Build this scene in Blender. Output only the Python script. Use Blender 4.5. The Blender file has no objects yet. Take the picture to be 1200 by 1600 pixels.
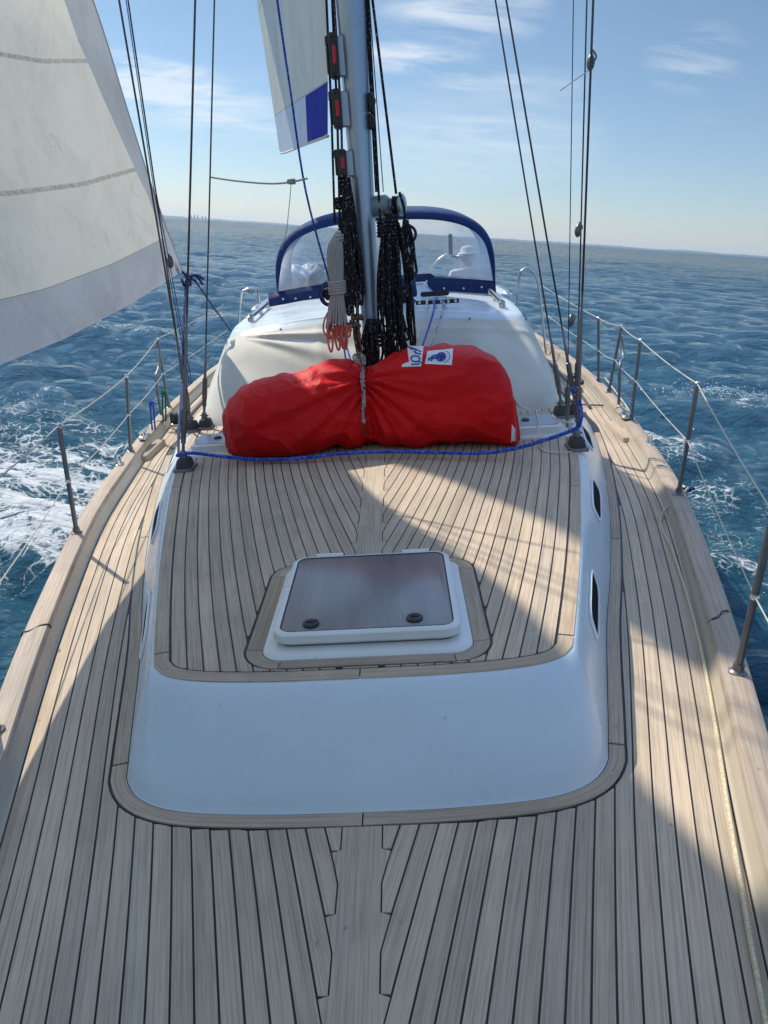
import bpy, math, random
import numpy as np
from mathutils import Matrix, Vector
random.seed(7); rng = np.random.RandomState(11)
S = bpy.context.scene
C = S.collection

# ------------------------------------------------------------------ camera, world, sun, exposure
F_PX = 1155.0
def _n(v): return v / np.linalg.norm(v)
def _ray(px, py): return np.array([(px - 600) / F_PX, -(py - 800) / F_PX, -1.0])
Yc = _n(_ray(612, 358)); Zc = -_n(_ray(788, 3840)); Zc = _n(Zc - Yc * Zc.dot(Yc)); Xc = np.cross(Yc, Zc)
R_BOAT = np.array([Xc, Yc, Zc])                 # camera -> boat
EYE = np.array([0.155, 0.0, 1.45])              # eye in the boat's own frame
Uc = _n(np.cross(_ray(1200, 401.8), _ray(0, 320.2)))
Vw = np.array([0, 0, -1.0]); Vw = _n(Vw - Uc * Vw.dot(Uc)); Ww = np.cross(Vw, Uc)
R_WORLD = np.array([Ww, Vw, Uc])                # camera -> world (level sea)
EYE_W = np.array([0, 0, 2.55])
cam = bpy.data.objects.new("camera", bpy.data.cameras.new("camera")); C.objects.link(cam)
M = Matrix(R_WORLD.tolist()).to_4x4(); M.translation = Vector(EYE_W)
cam.matrix_world = M
cam.data.sensor_fit = 'VERTICAL'; cam.data.sensor_height = 36; cam.data.lens = 36 * F_PX / 1600
cam.data.clip_start = 0.05; cam.data.clip_end = 60000
S.camera = cam
RB = R_WORLD @ R_BOAT.T                         # boat -> world rotation (the boat is heeled)
B = Matrix(RB.tolist()).to_4x4(); B.translation = Vector(EYE_W - RB @ EYE)

SUN_B = _n(np.array([-0.55, 0.67, 1.0]))        # towards the sun, boat frame
SUN_W = RB @ SUN_B
SUN_EL = math.asin(SUN_W[2]); SUN_AZ = math.atan2(SUN_W[0], SUN_W[1])
sl = bpy.data.lights.new("sun", 'SUN'); sl.energy = 2.0; sl.angle = math.radians(0.55); sl.color = (1.0, 0.92, 0.79)
so = bpy.data.objects.new("sun", sl); C.objects.link(so)
so.rotation_euler = Vector(SUN_W).to_track_quat('Z', 'Y').to_euler()

S.view_settings.view_transform = 'Standard'; S.view_settings.look = 'None'
S.view_settings.exposure = 1.2; S.view_settings.gamma = 1.0
S.cycles.max_bounces = 8; S.cycles.transparent_max_bounces = 12; S.cycles.caustics_reflective = False
S.cycles.caustics_refractive = False; S.cycles.sample_clamp_indirect = 6

class NT:
    """small helper to wire node trees"""
    def __init__(s, tree): s.t = tree; s.n = tree.nodes; s.l = tree.links
    def node(s, typ, ins=None, **props):
        nd = s.n.new(typ)
        for k, v in props.items(): setattr(nd, k, v)
        for k, v in (ins or {}).items():
            if isinstance(v, bpy.types.NodeSocket): s.l.new(v, nd.inputs[k])
            else: nd.inputs[k].default_value = v
        return nd
    def math(s, op, a, b=0.0, c=None, clamp=False):
        d = {0: a, 1: b}
        if c is not None: d[2] = c
        return s.node('ShaderNodeMath', d, operation=op, use_clamp=clamp).outputs[0]
    def mix(s, fac, a, b, blend='MIX'):
        nd = s.node('ShaderNodeMix', data_type='RGBA', blend_type=blend)
        for key, v in ((0, fac), (6, a), (7, b)):
            if isinstance(v, bpy.types.NodeSocket): s.l.new(v, nd.inputs[key])
            else: nd.inputs[key].default_value = v if key == 0 or len(v) == 4 else (*v, 1)
        return nd.outputs[2]
    def noise(s, vec, scale, detail=4, rough=.55, dist=0):
        return s.node('ShaderNodeTexNoise', {'Vector': vec, 'Scale': scale, 'Detail': detail, 'Roughness': rough, 'Distortion': dist}).outputs[0]
    def ramp(s, fac, stops):
        nd = s.node('ShaderNodeValToRGB', {0: fac})
        el = nd.color_ramp.elements
        while len(el) < len(stops): el.new(0.5)
        for e, (p, c) in zip(el, stops): e.position = p; e.color = c if len(c) == 4 else (*c, 1)
        return nd.outputs[0]
    def rng(s, v, a, b, c=0.0, d=1.0):
        return s.node('ShaderNodeMapRange', {0: v, 1: a, 2: b, 3: c, 4: d}).outputs[0]

def dir_w(px, py): return _n(R_WORLD @ _ray(px, py))

W = bpy.data.worlds.new("World"); S.world = W; W.use_nodes = True
w = NT(W.node_tree); w.n.clear()
sky = w.node('ShaderNodeTexSky', sky_type='NISHITA', sun_disc=False, sun_elevation=SUN_EL, sun_rotation=SUN_AZ,
             air_density=1.0, dust_density=0.15, ozone_density=1.6, altitude=0)
tc = w.node('ShaderNodeTexCoord').outputs['Generated']
sep = w.node('ShaderNodeSeparateXYZ', {0: tc})
zc_ = w.math('MAXIMUM', sep.outputs[2], 0.03)
zz = w.math('ADD', zc_, 0.12)
cv = w.node('ShaderNodeCombineXYZ', {0: w.math('DIVIDE', sep.outputs[0], zz), 1: w.math('DIVIDE', sep.outputs[1], zz), 2: 0.0}).outputs[0]
mp = w.node('ShaderNodeMapping', {'Vector': cv, 'Rotation': (0, 0, 0.35), 'Scale': (1.0, 2.0, 1.0)}).outputs[0]
n_fine = w.noise(mp, 2.3, 10, .62, .5)
n_big = w.noise(mp, .55, 5, .5, .2)
total = w.math('MULTIPLY', w.rng(n_fine, .5, .78), w.rng(n_big, .5, .72, 0, .2))
# bodies of thin cloud at their own bearings
for (px, py, sx, sy, amp, lo, hi) in [(720, 10, .085, .040, .95, .38, .66), (640, 92, .075, .014, .9, .38, .62), (745, 120, .05, .012, .6, .38, .62),
                                      (735, 212, .14, .050, .55, .25, .70), (270, 150, .14, .030, .75, .36, .62), (1085, 92, .045, .030, .6, .42, .66),
                                      (200, 118, .10, .022, .5, .35, .6), (845, 130, .05, .016, .3, .3, .6)]:
    d = dir_w(px, py); e1 = _n(np.array([d[1], -d[0], 0])); e2 = np.cross(e1, d)
    if px in (270,): e1, e2 = _n(e1 - .13 * e2), _n(e2 + .13 * e1)
    a = w.node('ShaderNodeVectorMath', {0: tc, 1: tuple(e1 / sx)}, operation='DOT_PRODUCT').outputs['Value']
    b = w.node('ShaderNodeVectorMath', {0: tc, 1: tuple(e2 / sy)}, operation='DOT_PRODUCT').outputs['Value']
    a = w.math('ADD', a, -float(e1.dot(d)) / sx); b = w.math('ADD', b, -float(e2.dot(d)) / sy)
    front = w.node('ShaderNodeVectorMath', {0: tc, 1: tuple(d)}, operation='DOT_PRODUCT').outputs['Value']
    r2 = w.math('ADD', w.math('MULTIPLY', a, a), w.math('MULTIPLY', b, b))
    m = w.math('MULTIPLY', w.rng(r2, 0.0, 1.6, 1.0, 0.0), w.math('GREATER_THAN', front, 0.0))
    m = w.math('MULTIPLY', m, w.rng(n_fine, lo, hi, 0, amp))
    total = w.math('ADD', total, m)
total = w.math('MINIMUM', w.math('MULTIPLY', total, .82), 0.62)
low = w.ramp(sep.outputs[2], [(0.0, (.225, .255, .335)), (.10, (.24, .27, .31)), (.28, (.265, .285, .29)), (.65, (1.08, .98, .92))])
tinted = w.mix(1.0, sky.outputs[0], low, 'MULTIPLY')
skyc = w.mix(total, tinted, (2.7, 2.85, 3.0))
bg = w.node('ShaderNodeBackground', {0: skyc, 1: 0.15})
wo = w.node('ShaderNodeOutputWorld', {0: bg.outputs[0]})

# ------------------------------------------------------------------ geometry helpers (all in the boat's frame unless said)
def at(px, py, z=0.0):
    d = R_BOAT @ _ray(px, py); return EYE + d * ((z - EYE[2]) / d[2])
def aty(px, py, y):
    d = R_BOAT @ _ray(px, py); return EYE + d * (y / d[1])

class MB:
    def __init__(s): s.v = []; s.f = []; s.m = []; s.uv = []
    def add(s, v, f, m=0):
        o = len(s.v); s.v += [tuple(map(float, p)) for p in v]; s.f += [tuple(i + o for i in q) for q in f]; s.m += [m] * len(f); return s
    def add_uv(s, v, f, uv, m=0):
        s.uv += [(0, 0)] * (len(s.v) - len(s.uv)) + [tuple(map(float, q)) for q in uv]; return s.add(v, f, m)
def grid_faces(nr, nc, close=False, flip=False):
    f = []
    for i in range(nr - 1):
        for j in range(nc if close else nc - 1):
            k = (j + 1) % nc
            q = (i * nc + j, i * nc + k, (i + 1) * nc + k, (i + 1) * nc + j)
            f.append(q[::-1] if flip else q)
    return f
def smooth_pts(pts, n=8):
    P = [np.array(p, float) for p in pts]; P = [2 * P[0] - P[1]] + P + [2 * P[-1] - P[-2]]; out = []
    for i in range(1, len(P) - 2):
        a, b, c, d = P[i - 1:i + 3]
        for k in range(n):
            t = k / n
            out.append(.5 * (2 * b + (c - a) * t + (2 * a - 5 * b + 4 * c - d) * t * t + (3 * b - a - 3 * c + d) * t ** 3))
    out.append(P[-2]); return out
def tube(mb, pts, r, n=8, m=0, cap=True):
    P = [np.array(p, float) for p in pts]; r = list(r) if hasattr(r, '__len__') else [r] * len(P)
    T = [_n(P[min(i + 1, len(P) - 1)] - P[max(i - 1, 0)] + 1e-9) for i in range(len(P))]
    up = np.array([0, 0, 1.0]) if abs(T[0][2]) < .9 else np.array([0, 1.0, 0])
    nrm = _n(np.cross(T[0], up)); V = []
    for i, p in enumerate(P):
        nrm = _n(nrm - T[i] * nrm.dot(T[i])); bn = np.cross(T[i], nrm)
        for k in range(n):
            a = 2 * math.pi * k / n; V.append(p + r[i] * (math.cos(a) * nrm + math.sin(a) * bn))
    f = grid_faces(len(P), n, True)
    if cap: f += [tuple(range(n))[::-1], tuple(range((len(P) - 1) * n, len(P) * n))]
    mb.add(V, f, m); return mb
def box(mb, c, s, rot=None, m=0, bev=0.0):
    c = np.array(c, float); s = np.array(s, float) / 2
    b = min(bev, s.min() * .9)
    V = []; rr = np.array(rot) if rot is not None else np.eye(3)
    if b <= 0:
        for dz in (-1, 1):
            for dx, dy in ((-1, -1), (1, -1), (1, 1), (-1, 1)): V.append(c + rr @ (s * np.array([dx, dy, dz])))
        f = [(3, 2, 1, 0), (4, 5, 6, 7), (0, 1, 5, 4), (1, 2, 6, 5), (2, 3, 7, 6), (3, 0, 4, 7)]
        mb.add(V, f, m); return mb
    rings = [(-s[2], -b), (-s[2] + b, 0), (s[2] - b, 0), (s[2], -b)]
    for z, ins in rings:
        hx, hy = s[0] + ins, s[1] + ins
        for x, y in ((-hx + b, -hy), (hx - b, -hy), (hx, -hy + b), (hx, hy - b), (hx - b, hy), (-hx + b, hy), (-hx, hy - b), (-hx, -hy + b)):
            V.append(c + rr @ np.array([x, y, z]))
    f = grid_faces(4, 8, True) + [tuple(range(8))[::-1], tuple(range(24, 32))]
    mb.add(V, f, m); return mb
def lathe(mb, c, prof, axis=(0, 0, 1), n=20, m=0):
    ax = _n(np.array(axis, float)); u = _n(np.cross(ax, [0.31, .2, .93] if abs(ax[2]) < .9 else [1, 0, 0])); v = np.cross(ax, u); V = []
    for r, h in prof:
        for k in range(n):
            a = 2 * math.pi * k / n; V.append(np.array(c) + ax * h + r * (math.cos(a) * u + math.sin(a) * v))
    f = grid_faces(len(prof), n, True) + [tuple(range(n))[::-1], tuple(range((len(prof) - 1) * n, len(prof) * n))]
    mb.add(V, f, m); return mb
def rrect(cx, cy, hx, hy, r, n=6):
    out = []
    for sx, sy, a0 in ((1, 1, 0), (-1, 1, 90), (-1, -1, 180), (1, -1, 270)):
        for k in range(n + 1):
            a = math.radians(a0 + 90 * k / n); out.append((cx + sx * (hx - r) + r * math.cos(a), cy + sy * (hy - r) + r * math.sin(a)))
    return out
def loft(mb, rings, m=0, cap0=True, cap1=True, close=True):
    n = len(rings[0]); V = [p for r in rings for p in r]; f = grid_faces(len(rings), n, close)
    if cap0: f.append(tuple(range(n))[::-1])
    if cap1: f.append(tuple(range((len(rings) - 1) * n, len(rings) * n)))
    mb.add(V, f, m); return mb

BASE = {}
def make(name, mb, mats, parent=None, smooth=False, base=None, share=None):
    """link mb as ONE object; top-level things get the boat's transform"""
    off = np.array(BASE[parent.name] if parent else (base if base is not None else (0, 0, 0)), float)
    me = bpy.data.meshes.new(name)
    V = np.array(mb.v, float) - off
    me.from_pydata(V.tolist(), [], mb.f)
    for mt in (mats if isinstance(mats, (list, tuple)) else [mats]): me.materials.append(mt)
    if mb.uv:
        l_ = me.uv_layers.new(name='grain'); li = np.empty(len(me.loops), int); me.loops.foreach_get('vertex_index', li)
        U = np.array(mb.uv + [(0, 0)] * (len(mb.v) - len(mb.uv)), float); l_.data.foreach_set('uv', U[li].ravel())
    if any(mb.m): me.polygons.foreach_set('material_index', mb.m)
    if smooth:
        me.polygons.foreach_set('use_smooth', [True] * len(me.polygons))
        if smooth != 'all': me.set_sharp_from_angle(angle=math.radians(38))
    me.update()
    o = bpy.data.objects.new(name, me); C.objects.link(o)
    BASE[o.name] = off
    if parent: o.parent = parent
    else: o.matrix_world = B @ Matrix.Translation(Vector(off))
    return o
def tag(o, label, cat, group=None):
    o['label'] = label; o['category'] = cat
    if group: o['group'] = group
    return o
def thing(name, base, label, cat, group=None):
    o = bpy.data.objects.new(name, None); o.empty_display_size = .05; C.objects.link(o)
    BASE[o.name] = np.array(base, float); o.matrix_world = B @ Matrix.Translation(Vector(base))
    return tag(o, label, cat, group)

# ------------------------------------------------------------------ materials
def mat(name):
    m = bpy.data.materials.new(name); m.use_nodes = True; t = NT(m.node_tree); t.n.clear()
    out = t.node('ShaderNodeOutputMaterial'); p = t.node('ShaderNodeBsdfPrincipled'); t.l.new(p.outputs[0], out.inputs[0])
    return m, t, p, out
def bump(t, p, h, strength=.3, dist=.01):
    b = t.node('ShaderNodeBump', {'Height': h, 'Strength': strength, 'Distance': dist}); t.l.new(b.outputs[0], p.inputs['Normal']); return b
def simple(name, col, rough=.5, metal=0.0, var=.12, nscale=14, bmp=0.0, spec=.5):
    m, t, p, o = mat(name); oc = t.node('ShaderNodeTexCoord').outputs['Object']
    n = t.noise(oc, nscale, 6, .6)
    c = t.mix(n, tuple(x * (1 - var) for x in col), tuple(min(1, x * (1 + var)) for x in col))
    t.l.new(c, p.inputs['Base Color']); p.inputs['Metallic'].default_value = metal; p.inputs['Specular IOR Level'].default_value = spec
    t.l.new(t.rng(n, .3, .7, rough * .8, min(1, rough * 1.2)), p.inputs['Roughness'])
    if bmp: bump(t, p, t.noise(oc, nscale * 6, 4), bmp, .004)
    return m
def teak(name, tint=(1, 1, 1), cap=False):
    m, t, p, o = mat(name)
    oc = t.node('ShaderNodeTexCoord').outputs['Object']; rnd = t.node('ShaderNodeObjectInfo').outputs['Random']
    off = t.node('ShaderNodeCombineXYZ', {0: t.math('MULTIPLY', rnd, 37.0), 1: t.math('MULTIPLY', rnd, 91.0), 2: 0.0}).outputs[0]
    uvn = t.node('ShaderNodeUVMap', uv_map='grain').outputs[0]
    v = t.node('ShaderNodeVectorMath', {0: uvn, 1: off}, operation='ADD').outputs[0]
    g1 = t.noise(t.node('ShaderNodeMapping', {'Vector': v, 'Scale': (150, 2.2, 60)}).outputs[0], 1.0, 6, .65, .3)
    g2 = t.noise(t.node('ShaderNodeMapping', {'Vector': v, 'Scale': (420, 9, 150)}).outputs[0], 1.0, 3, .6)
    g3 = t.noise(t.node('ShaderNodeMapping', {'Vector': v, 'Scale': (9, .7, 9)}).outputs[0], 1.0, 5, .6)
    blot = t.noise(oc, 1.9, 6, .65, .4)
    gray = tuple(a * b for a, b in zip((.52, .44, .345), tint)); warm = tuple(a * b for a, b in zip((.61, .50, .375), tint)); dark = tuple(a * b for a, b in zip((.25, .185, .125), tint))
    c = t.mix(t.rng(g3, .35, .65), gray, warm)
    c = t.mix(t.rng(g1, .44, .70, 0, .62), c, dark)
    c = t.mix(t.rng(g2, .50, .78, 0, .5), c, dark)
    c = t.mix(1.0, c, t.ramp(rnd, [(0, (.87, .86, .85)), (.25, (1.0, .97, .94)), (.5, (.95, .96, .97)), (.75, (1.05, 1.02, .98)), (1, (1.11, 1.10, 1.08))]), 'MULTIPLY')
    c = t.mix(1.0, c, t.ramp(blot, [(.3, (.83, .84, .85)), (.6, (1.04, 1.03, 1.02))]), 'MULTIPLY')
    spots = t.noise(oc, 26, 3, .5); c = t.mix(t.rng(spots, .70, .78, 0, .55), c, tuple(a * .55 for a in dark))
    t.l.new(c, p.inputs['Base Color']); p.inputs['Roughness'].default_value = .72; p.inputs['Specular IOR Level'].default_value = .25
    h = t.math('ADD', t.math('MULTIPLY', g1, -.7), t.math('MULTIPLY', g2, -.6))
    bump(t, p, h, .5, .0018)
    return m
M_TEAK = teak('weathered_teak'); M_MARGIN = teak('teak_margin', (.88, .86, .84)); M_CAP = teak('teak_cap', (.92, .93, .98))
M_CAULK = simple('black_caulk', (.012, .012, .012), .45)
def gelcoat(name, col, dirt=.5):
    m, t, p, o = mat(name); oc = t.node('ShaderNodeTexCoord').outputs['Object']
    n = t.noise(oc, 3.5, 8, .65, .3); n2 = t.noise(t.node('ShaderNodeMapping', {'Vector': oc, 'Scale': (2, 2, 18)}).outputs[0], 3, 6, .7)
    spk = t.noise(oc, 60, 4, .6)
    c = t.mix(t.rng(n, .35, .75, 0, .35 * dirt), col, tuple(a * b for a, b in zip(col, (.86, .83, .76))))
    c = t.mix(t.rng(n2, .66, .82, 0, .5 * dirt), c, tuple(a * b for a, b in zip(col, (.7, .64, .54))))
    scr = t.node('ShaderNodeTexVoronoi', {'Vector': t.node('ShaderNodeMapping', {'Vector': oc, 'Rotation': (0.2, .1, .6), 'Scale': (3, 14, 3)}).outputs[0], 'Scale': 1.6}, feature='DISTANCE_TO_EDGE').outputs[0]
    c = t.mix(t.math('MULTIPLY', t.rng(scr, 0, .004, .35 * dirt, 0), t.rng(n, .55, .6)), c, tuple(a * .6 for a in col))
    c = t.mix(t.rng(spk, .70, .76, 0, .5 * dirt), c, (.30, .20, .12))
    t.l.new(c, p.inputs['Base Color']); t.l.new(t.rng(n, .3, .7, .16, .34), p.inputs['Roughness'])
    bump(t, p, t.noise(oc, 1.7, 3), .06, .02)
    return m
M_GEL = gelcoat('white_gelcoat', (.62, .70, .75), .9); M_WATERWAY = gelcoat('cream_waterway', (.47, .42, .34), .8)
M_HATCHW = gelcoat('hatch_white', (.76, .77, .75), 1.6)
M_STEEL = simple('stainless_steel', (.62, .62, .60), .22, 1.0, .15, 30); M_DSTEEL = simple('dull_steel', (.20, .195, .19), .42, .8, .25, 40)
M_WIRE = simple('rigging_wire', (.10, .10, .105), .38, .7); M_BLACK = simple('black_plastic', (.02, .02, .022), .4); M_RUBBER = simple('dark_rubber', (.05, .05, .048), .75, bmp=.3)
M_ALU = simple('mast_aluminium', (.38, .46, .55), .30, .55, .08, 5); M_WHITE = simple('white_plastic', (.78, .78, .76), .4)
M_RED = simple('red_plastic', (.55, .02, .03), .4); M_NAVY = simple('navy_canvas', (.008, .022, .10), .85, bmp=.5, nscale=20); M_BLUE = simple('blue_canvas', (.006, .035, .15), .8, var=.25, nscale=9, bmp=.6)
M_PRINT = simple('blue_print', (.015, .06, .38), .6); M_PATCH = simple('white_patch', (.78, .79, .80), .6)
def rope_mat(name, col, fleck=None, scale=130, frac=.55):
    m, t, p, o = mat(name); oc = t.node('ShaderNodeTexCoord').outputs['Object']
    v = t.node('ShaderNodeTexVoronoi', {'Vector': oc, 'Scale': scale}); w_ = t.noise(oc, 160, 2)
    c = t.mix(t.rng(w_, .3, .7), tuple(a * .7 for a in col), tuple(min(1, a * 1.2) for a in col))
    if fleck: c = t.mix(t.math('GREATER_THAN', t.node('ShaderNodeSeparateColor', {0: v.outputs['Color']}).outputs[0], frac), c, (*fleck, 1))
    t.l.new(c, p.inputs['Base Color']); p.inputs['Roughness'].default_value = .85; p.inputs['Specular IOR Level'].default_value = .2
    bump(t, p, v.outputs['Distance'], .25, .0015)
    return m
R_BLACK = rope_mat('rope_black_flecked', (.018, .018, .02), (.24, .235, .23), 150, .93); R_GREY = rope_mat('rope_grey', (.42, .40, .38)); R_BLUE = rope_mat('rope_blue', (.02, .07, .42), (.12, .22, .6), 150, .7)
R_DBLUE = rope_mat('rope_dark_blue', (.012, .02, .10), (.1, .13, .3), 150, .7)
R_WHITE = rope_mat('rope_white', (.66, .64, .58)); R_CREAM = rope_mat('rope_cream', (.62, .56, .40)); R_RED = rope_mat('rope_salmon', (.66, .20, .14)); R_BROWN = rope_mat('rope_brown', (.10, .065, .045), (.3, .2, .14), 90, .8)
R_LILAC = rope_mat('rope_lilac', (.42, .42, .60)); R_GREEN = rope_mat('rope_green', (.01, .14, .09)); R_FLECK = rope_mat('rope_white_blue_fleck', (.60, .60, .58), (.05, .08, .2), 110, .6)
R_STRAP = rope_mat('rope_strap', (.40, .36, .33), (.16, .05, .04), 140, .7)
M_LIFE = simple('lifeline_wire', (.52, .48, .40), .6)

# red bag fabric, sail cloth, clear vinyl, acrylic
def fabric(name, col, rough=.7, trans=.0, bscale=22, bst=.5, sheen=.2):
    m, t, p, out = mat(name); oc = t.node('ShaderNodeTexCoord').outputs['Object']
    n = t.noise(oc, 2.2, 7, .6, .6); fold = t.noise(oc, bscale, 6, .55, 1.2)
    c = t.mix(t.rng(n, .3, .7), tuple(a * .84 for a in col), tuple(min(1, a * 1.1) for a in col))
    t.l.new(c, p.inputs['Base Color']); p.inputs['Roughness'].default_value = rough; p.inputs['Sheen Weight'].default_value = sheen
    bump(t, p, t.math('ADD', t.math('MULTIPLY', fold, .7), t.math('MULTIPLY', t.noise(oc, bscale * 3.5, 4, .5, .8), .25)), bst, .012)
    if trans:
        tr = t.node('ShaderNodeBsdfTranslucent', {0: c}); ms = t.node('ShaderNodeMixShader', {0: trans, 1: p.outputs[0], 2: tr.outputs[0]}); t.l.new(ms.outputs[0], out.inputs[0])
    return m
M_BAG = fabric('red_bag_cloth', (.68, .005, .007), .55, .0, 9, 1.0, 0.0); M_BAG.node_tree.nodes['Principled BSDF'].inputs['Specular IOR Level'].default_value = .22; M_COVER = fabric('cream_cover_cloth', (.62, .61, .53), .7, .0, 6, .22)
def vinyl():
    m, t, p, out = mat('clear_vinyl'); oc = t.node('ShaderNodeTexCoord').outputs['Object']
    p.inputs['Base Color'].default_value = (.80, .84, .88, 1); p.inputs['Roughness'].default_value = .16
    n = t.noise(oc, 4.5, 5, .6, 1.6); bump(t, p, n, .5, .02)
    tr = t.node('ShaderNodeBsdfTransparent', {0: (.93, .95, .97, 1)})
    x = t.node('ShaderNodeSeparateXYZ', {0: oc}).outputs[0]
    edge = t.rng(t.math('ABSOLUTE', x), .62, 1.0, .0, .5)
    fac = t.math('ADD', t.math('ADD', .20, edge), t.rng(n, .45, .7, 0, .18), clamp=True)
    ms = t.node('ShaderNodeMixShader', {0: fac, 1: tr.outputs[0], 2: p.outputs[0]}); t.l.new(ms.outputs[0], out.inputs[0]); return m
M_VINYL = vinyl()
def acrylic():
    m, t, p, out = mat('smoked_acrylic'); oc = t.node('ShaderNodeTexCoord').outputs['Object']
    st = t.noise(t.node('ShaderNodeMapping', {'Vector': oc, 'Scale': (7, .6, 1)}).outputs[0], 1.0, 5, .6); n = t.noise(oc, 45, 6, .7)
    c = t.mix(t.rng(st, .35, .65), (.20, .195, .20), (.30, .285, .275)); c = t.mix(t.rng(n, .5, .75, 0, .05), c, (.36, .34, .33))
    t.l.new(c, p.inputs['Base Color']); t.l.new(t.rng(st, .3, .7, .20, .30), p.inputs['Roughness']); p.inputs['Specular IOR Level'].default_value = .5
    return m
M_ACRYL = acrylic(); M_GLASSD = simple('dark_window', (.018, .020, .024), .5, spec=.15); M_GLASSD.node_tree.nodes['Principled BSDF'].inputs['IOR'].default_value = 1.05

# ------------------------------------------------------------------ the deck: outlines
E_T = np.array([[-3.0, .02], [-2.4, .12], [-1.0, .38], [0, .585], [.6, .73], [1.2, .885], [1.6, .995], [2.15, 1.155], [2.75, 1.31], [3.8, 1.55], [5.1, 1.72], [6.3, 1.84], [8, 1.9], [10, 1.86], [12, 1.62]])
_ye = np.linspace(-3, 12, 151); _k = np.ones(9) / 9
_xe = np.interp(_ye, E_T[:, 0], E_T[:, 1]); _xs = np.convolve(np.pad(_xe, 4, 'edge'), _k, 'valid'); _xs[:5] = _xe[:5]; _xs[-5:] = _xe[-5:]
def EDGE(y): return float(np.interp(y, _ye, _xs))
def arc_resample(pts, n):
    P = np.array(smooth_pts(pts, 10)); s = np.r_[0, np.cumsum(np.linalg.norm(np.diff(P, axis=0), axis=1))]
    t = np.linspace(0, s[-1], n); return np.c_[np.interp(t, s, P[:, 0]), np.interp(t, s, P[:, 1])]
NO = 150
C_BASE = arc_resample([(0, 1.56), (.25, 1.565), (.48, 1.585), (.61, 1.63), (.685, 1.71), (.725, 1.84), (.885, 2.45), (1.05, 3.0), (1.235, 3.7), (1.43, 4.6), (1.56, 5.4)], NO)
C_TOP = arc_resample([(0, 1.785), (.25, 1.788), (.44, 1.803), (.555, 1.833), (.615, 1.885), (.648, 1.975), (.79, 2.5), (.925, 3.05), (1.08, 3.75), (1.205, 4.5), (1.28, 5.3)], NO)
def offset(P, d):
    T = np.gradient(P, axis=0); N = np.c_[T[:, 1], -T[:, 0]]; N /= np.linalg.norm(N, axis=1)[:, None]
    N[0] = (0, -1); return P + N * d          # + is outwards (right / towards the bow)
def x_of_y(P):
    y = P[:, 1]; x = P[:, 0]; o = np.argsort(y, kind='stable')
    return lambda q: 0.0 if q < y[0] else float(np.interp(q, y[o], x[o]))
SEAM = .0027
W_M = .047
BASE_OUT = offset(C_BASE, W_M + .003); TOP_IN = offset(C_TOP, -W_M)
lim_deck = x_of_y(offset(C_BASE, W_M + .003 + 2 * SEAM)); lim_roof = x_of_y(offset(C_TOP, -W_M - 2 * SEAM))
ROOF_Z = .27
# hatch surround outline
HC = (.018, 2.215)
def hole(y, grow=0.0):
    hx, hy, r = .372 + grow, .362 + grow, .11 + grow; d = abs(y - HC[1])
    if d >= hy: return None
    hxx = hx - .05 * (y - HC[1]) / hy * 0
    if d > hy - r: hxx = hxx - r + math.sqrt(max(0, r * r - (d - hy + r) ** 2))
    return (HC[0] - hxx, HC[0] + hxx)

def plank_obj(name, runs, z, parent, mtl, ef=None):
    """each run: rows of (y, xl, xr): a board 5 mm thick"""
    mb = MB()
    for rows in runs:
        if len(rows) < 2: continue
        V = []
        UV = []
        for (y, a, b) in rows:
            V += [(a, y, z - .006), (a, y, z), (b, y, z), (b, y, z - .006)]
            ee = ef(y) * (1 if (a + b) > 0 else -1) if ef else 0.0
            UV += [(a - ee, y), (a - ee, y), (b - ee, y), (b - ee, y)]
        n = len(rows); f = []
        for i in range(n - 1):
            for j in range(3): f.append((i * 4 + j, i * 4 + j + 1, i * 4 + j + 5, i * 4 + j + 4))
        f += [(0, 1, 2, 3)[::-1], tuple((n - 1) * 4 + j for j in range(4))]
        f = [q[::-1] for q in f]
        mb.add_uv(V, f, UV)
    if mb.v: return make(name, mb, mtl, parent)

KING = .052
def planking(parent, z, edge, k0, width, n, rows, limit_lo, limit_hi, holef, nib=.42):
    """boards follow the edge line and are nibbed into the king plank"""
    tips = {}
    for sd in (-1, 1):
        for k in range(n):
            runs = []; cur = []; started = False; tip = None
            for y in rows:                          # from aft to bow
                e = edge(y) - k0; b = e - k * width - SEAM; a = e - (k + 1) * width + SEAM
                lo = max(a, KING + SEAM); nibbed = b - lo < nib * width
                if b - KING < nib * width and lo > a: 
                    if cur and tip is None: tip = y
                    break
                lo = max(lo, limit_lo(y)); hi = min(b, limit_hi(y))
                segs = [(lo, hi)]
                hh = holef(y) if holef else None
                if hh:
                    hl = (hh[1] if sd > 0 else -hh[0]) + 2 * SEAM
                    segs = [(max(lo, hl), hi)]
                s0 = segs[0]
                if s0[1] - s0[0] > .0035: cur.append((y, s0[0], s0[1]) if sd > 0 else (y, -s0[1], -s0[0]))
                else:
                    if len(cur) > 1: runs.append(cur)
                    cur = []
            if len(cur) > 1: runs.append(cur)
            if tip: tips[k] = tip
            if runs: plank_obj('plank', [r[::-1] for r in runs], z, parent, M_TEAK, edge)
            else: tips[k] = 1e9
    # king plank
    runs = []; cur = []
    for y in rows:
        act = [k for k in range(n) if k not in tips or y > tips[k]]
        kk = max(act) + 1 if act else 0
        hw = max(KING, edge(y) - k0 - kk * width) - SEAM * .5
        hh = holef(y) if holef else None
        inside = (hh is not None) or limit_hi(y) < .02 or limit_lo(y) > .0
        hw = min(hw, limit_hi(y))
        if not inside: cur.append((y, -hw, hw))
        else:
            if len(cur) > 1: runs.append(cur)
            cur = []
    if len(cur) > 1: runs.append(cur)
    k = plank_obj('king_plank', [r[::-1] for r in runs], z, parent, M_TEAK)

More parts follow.
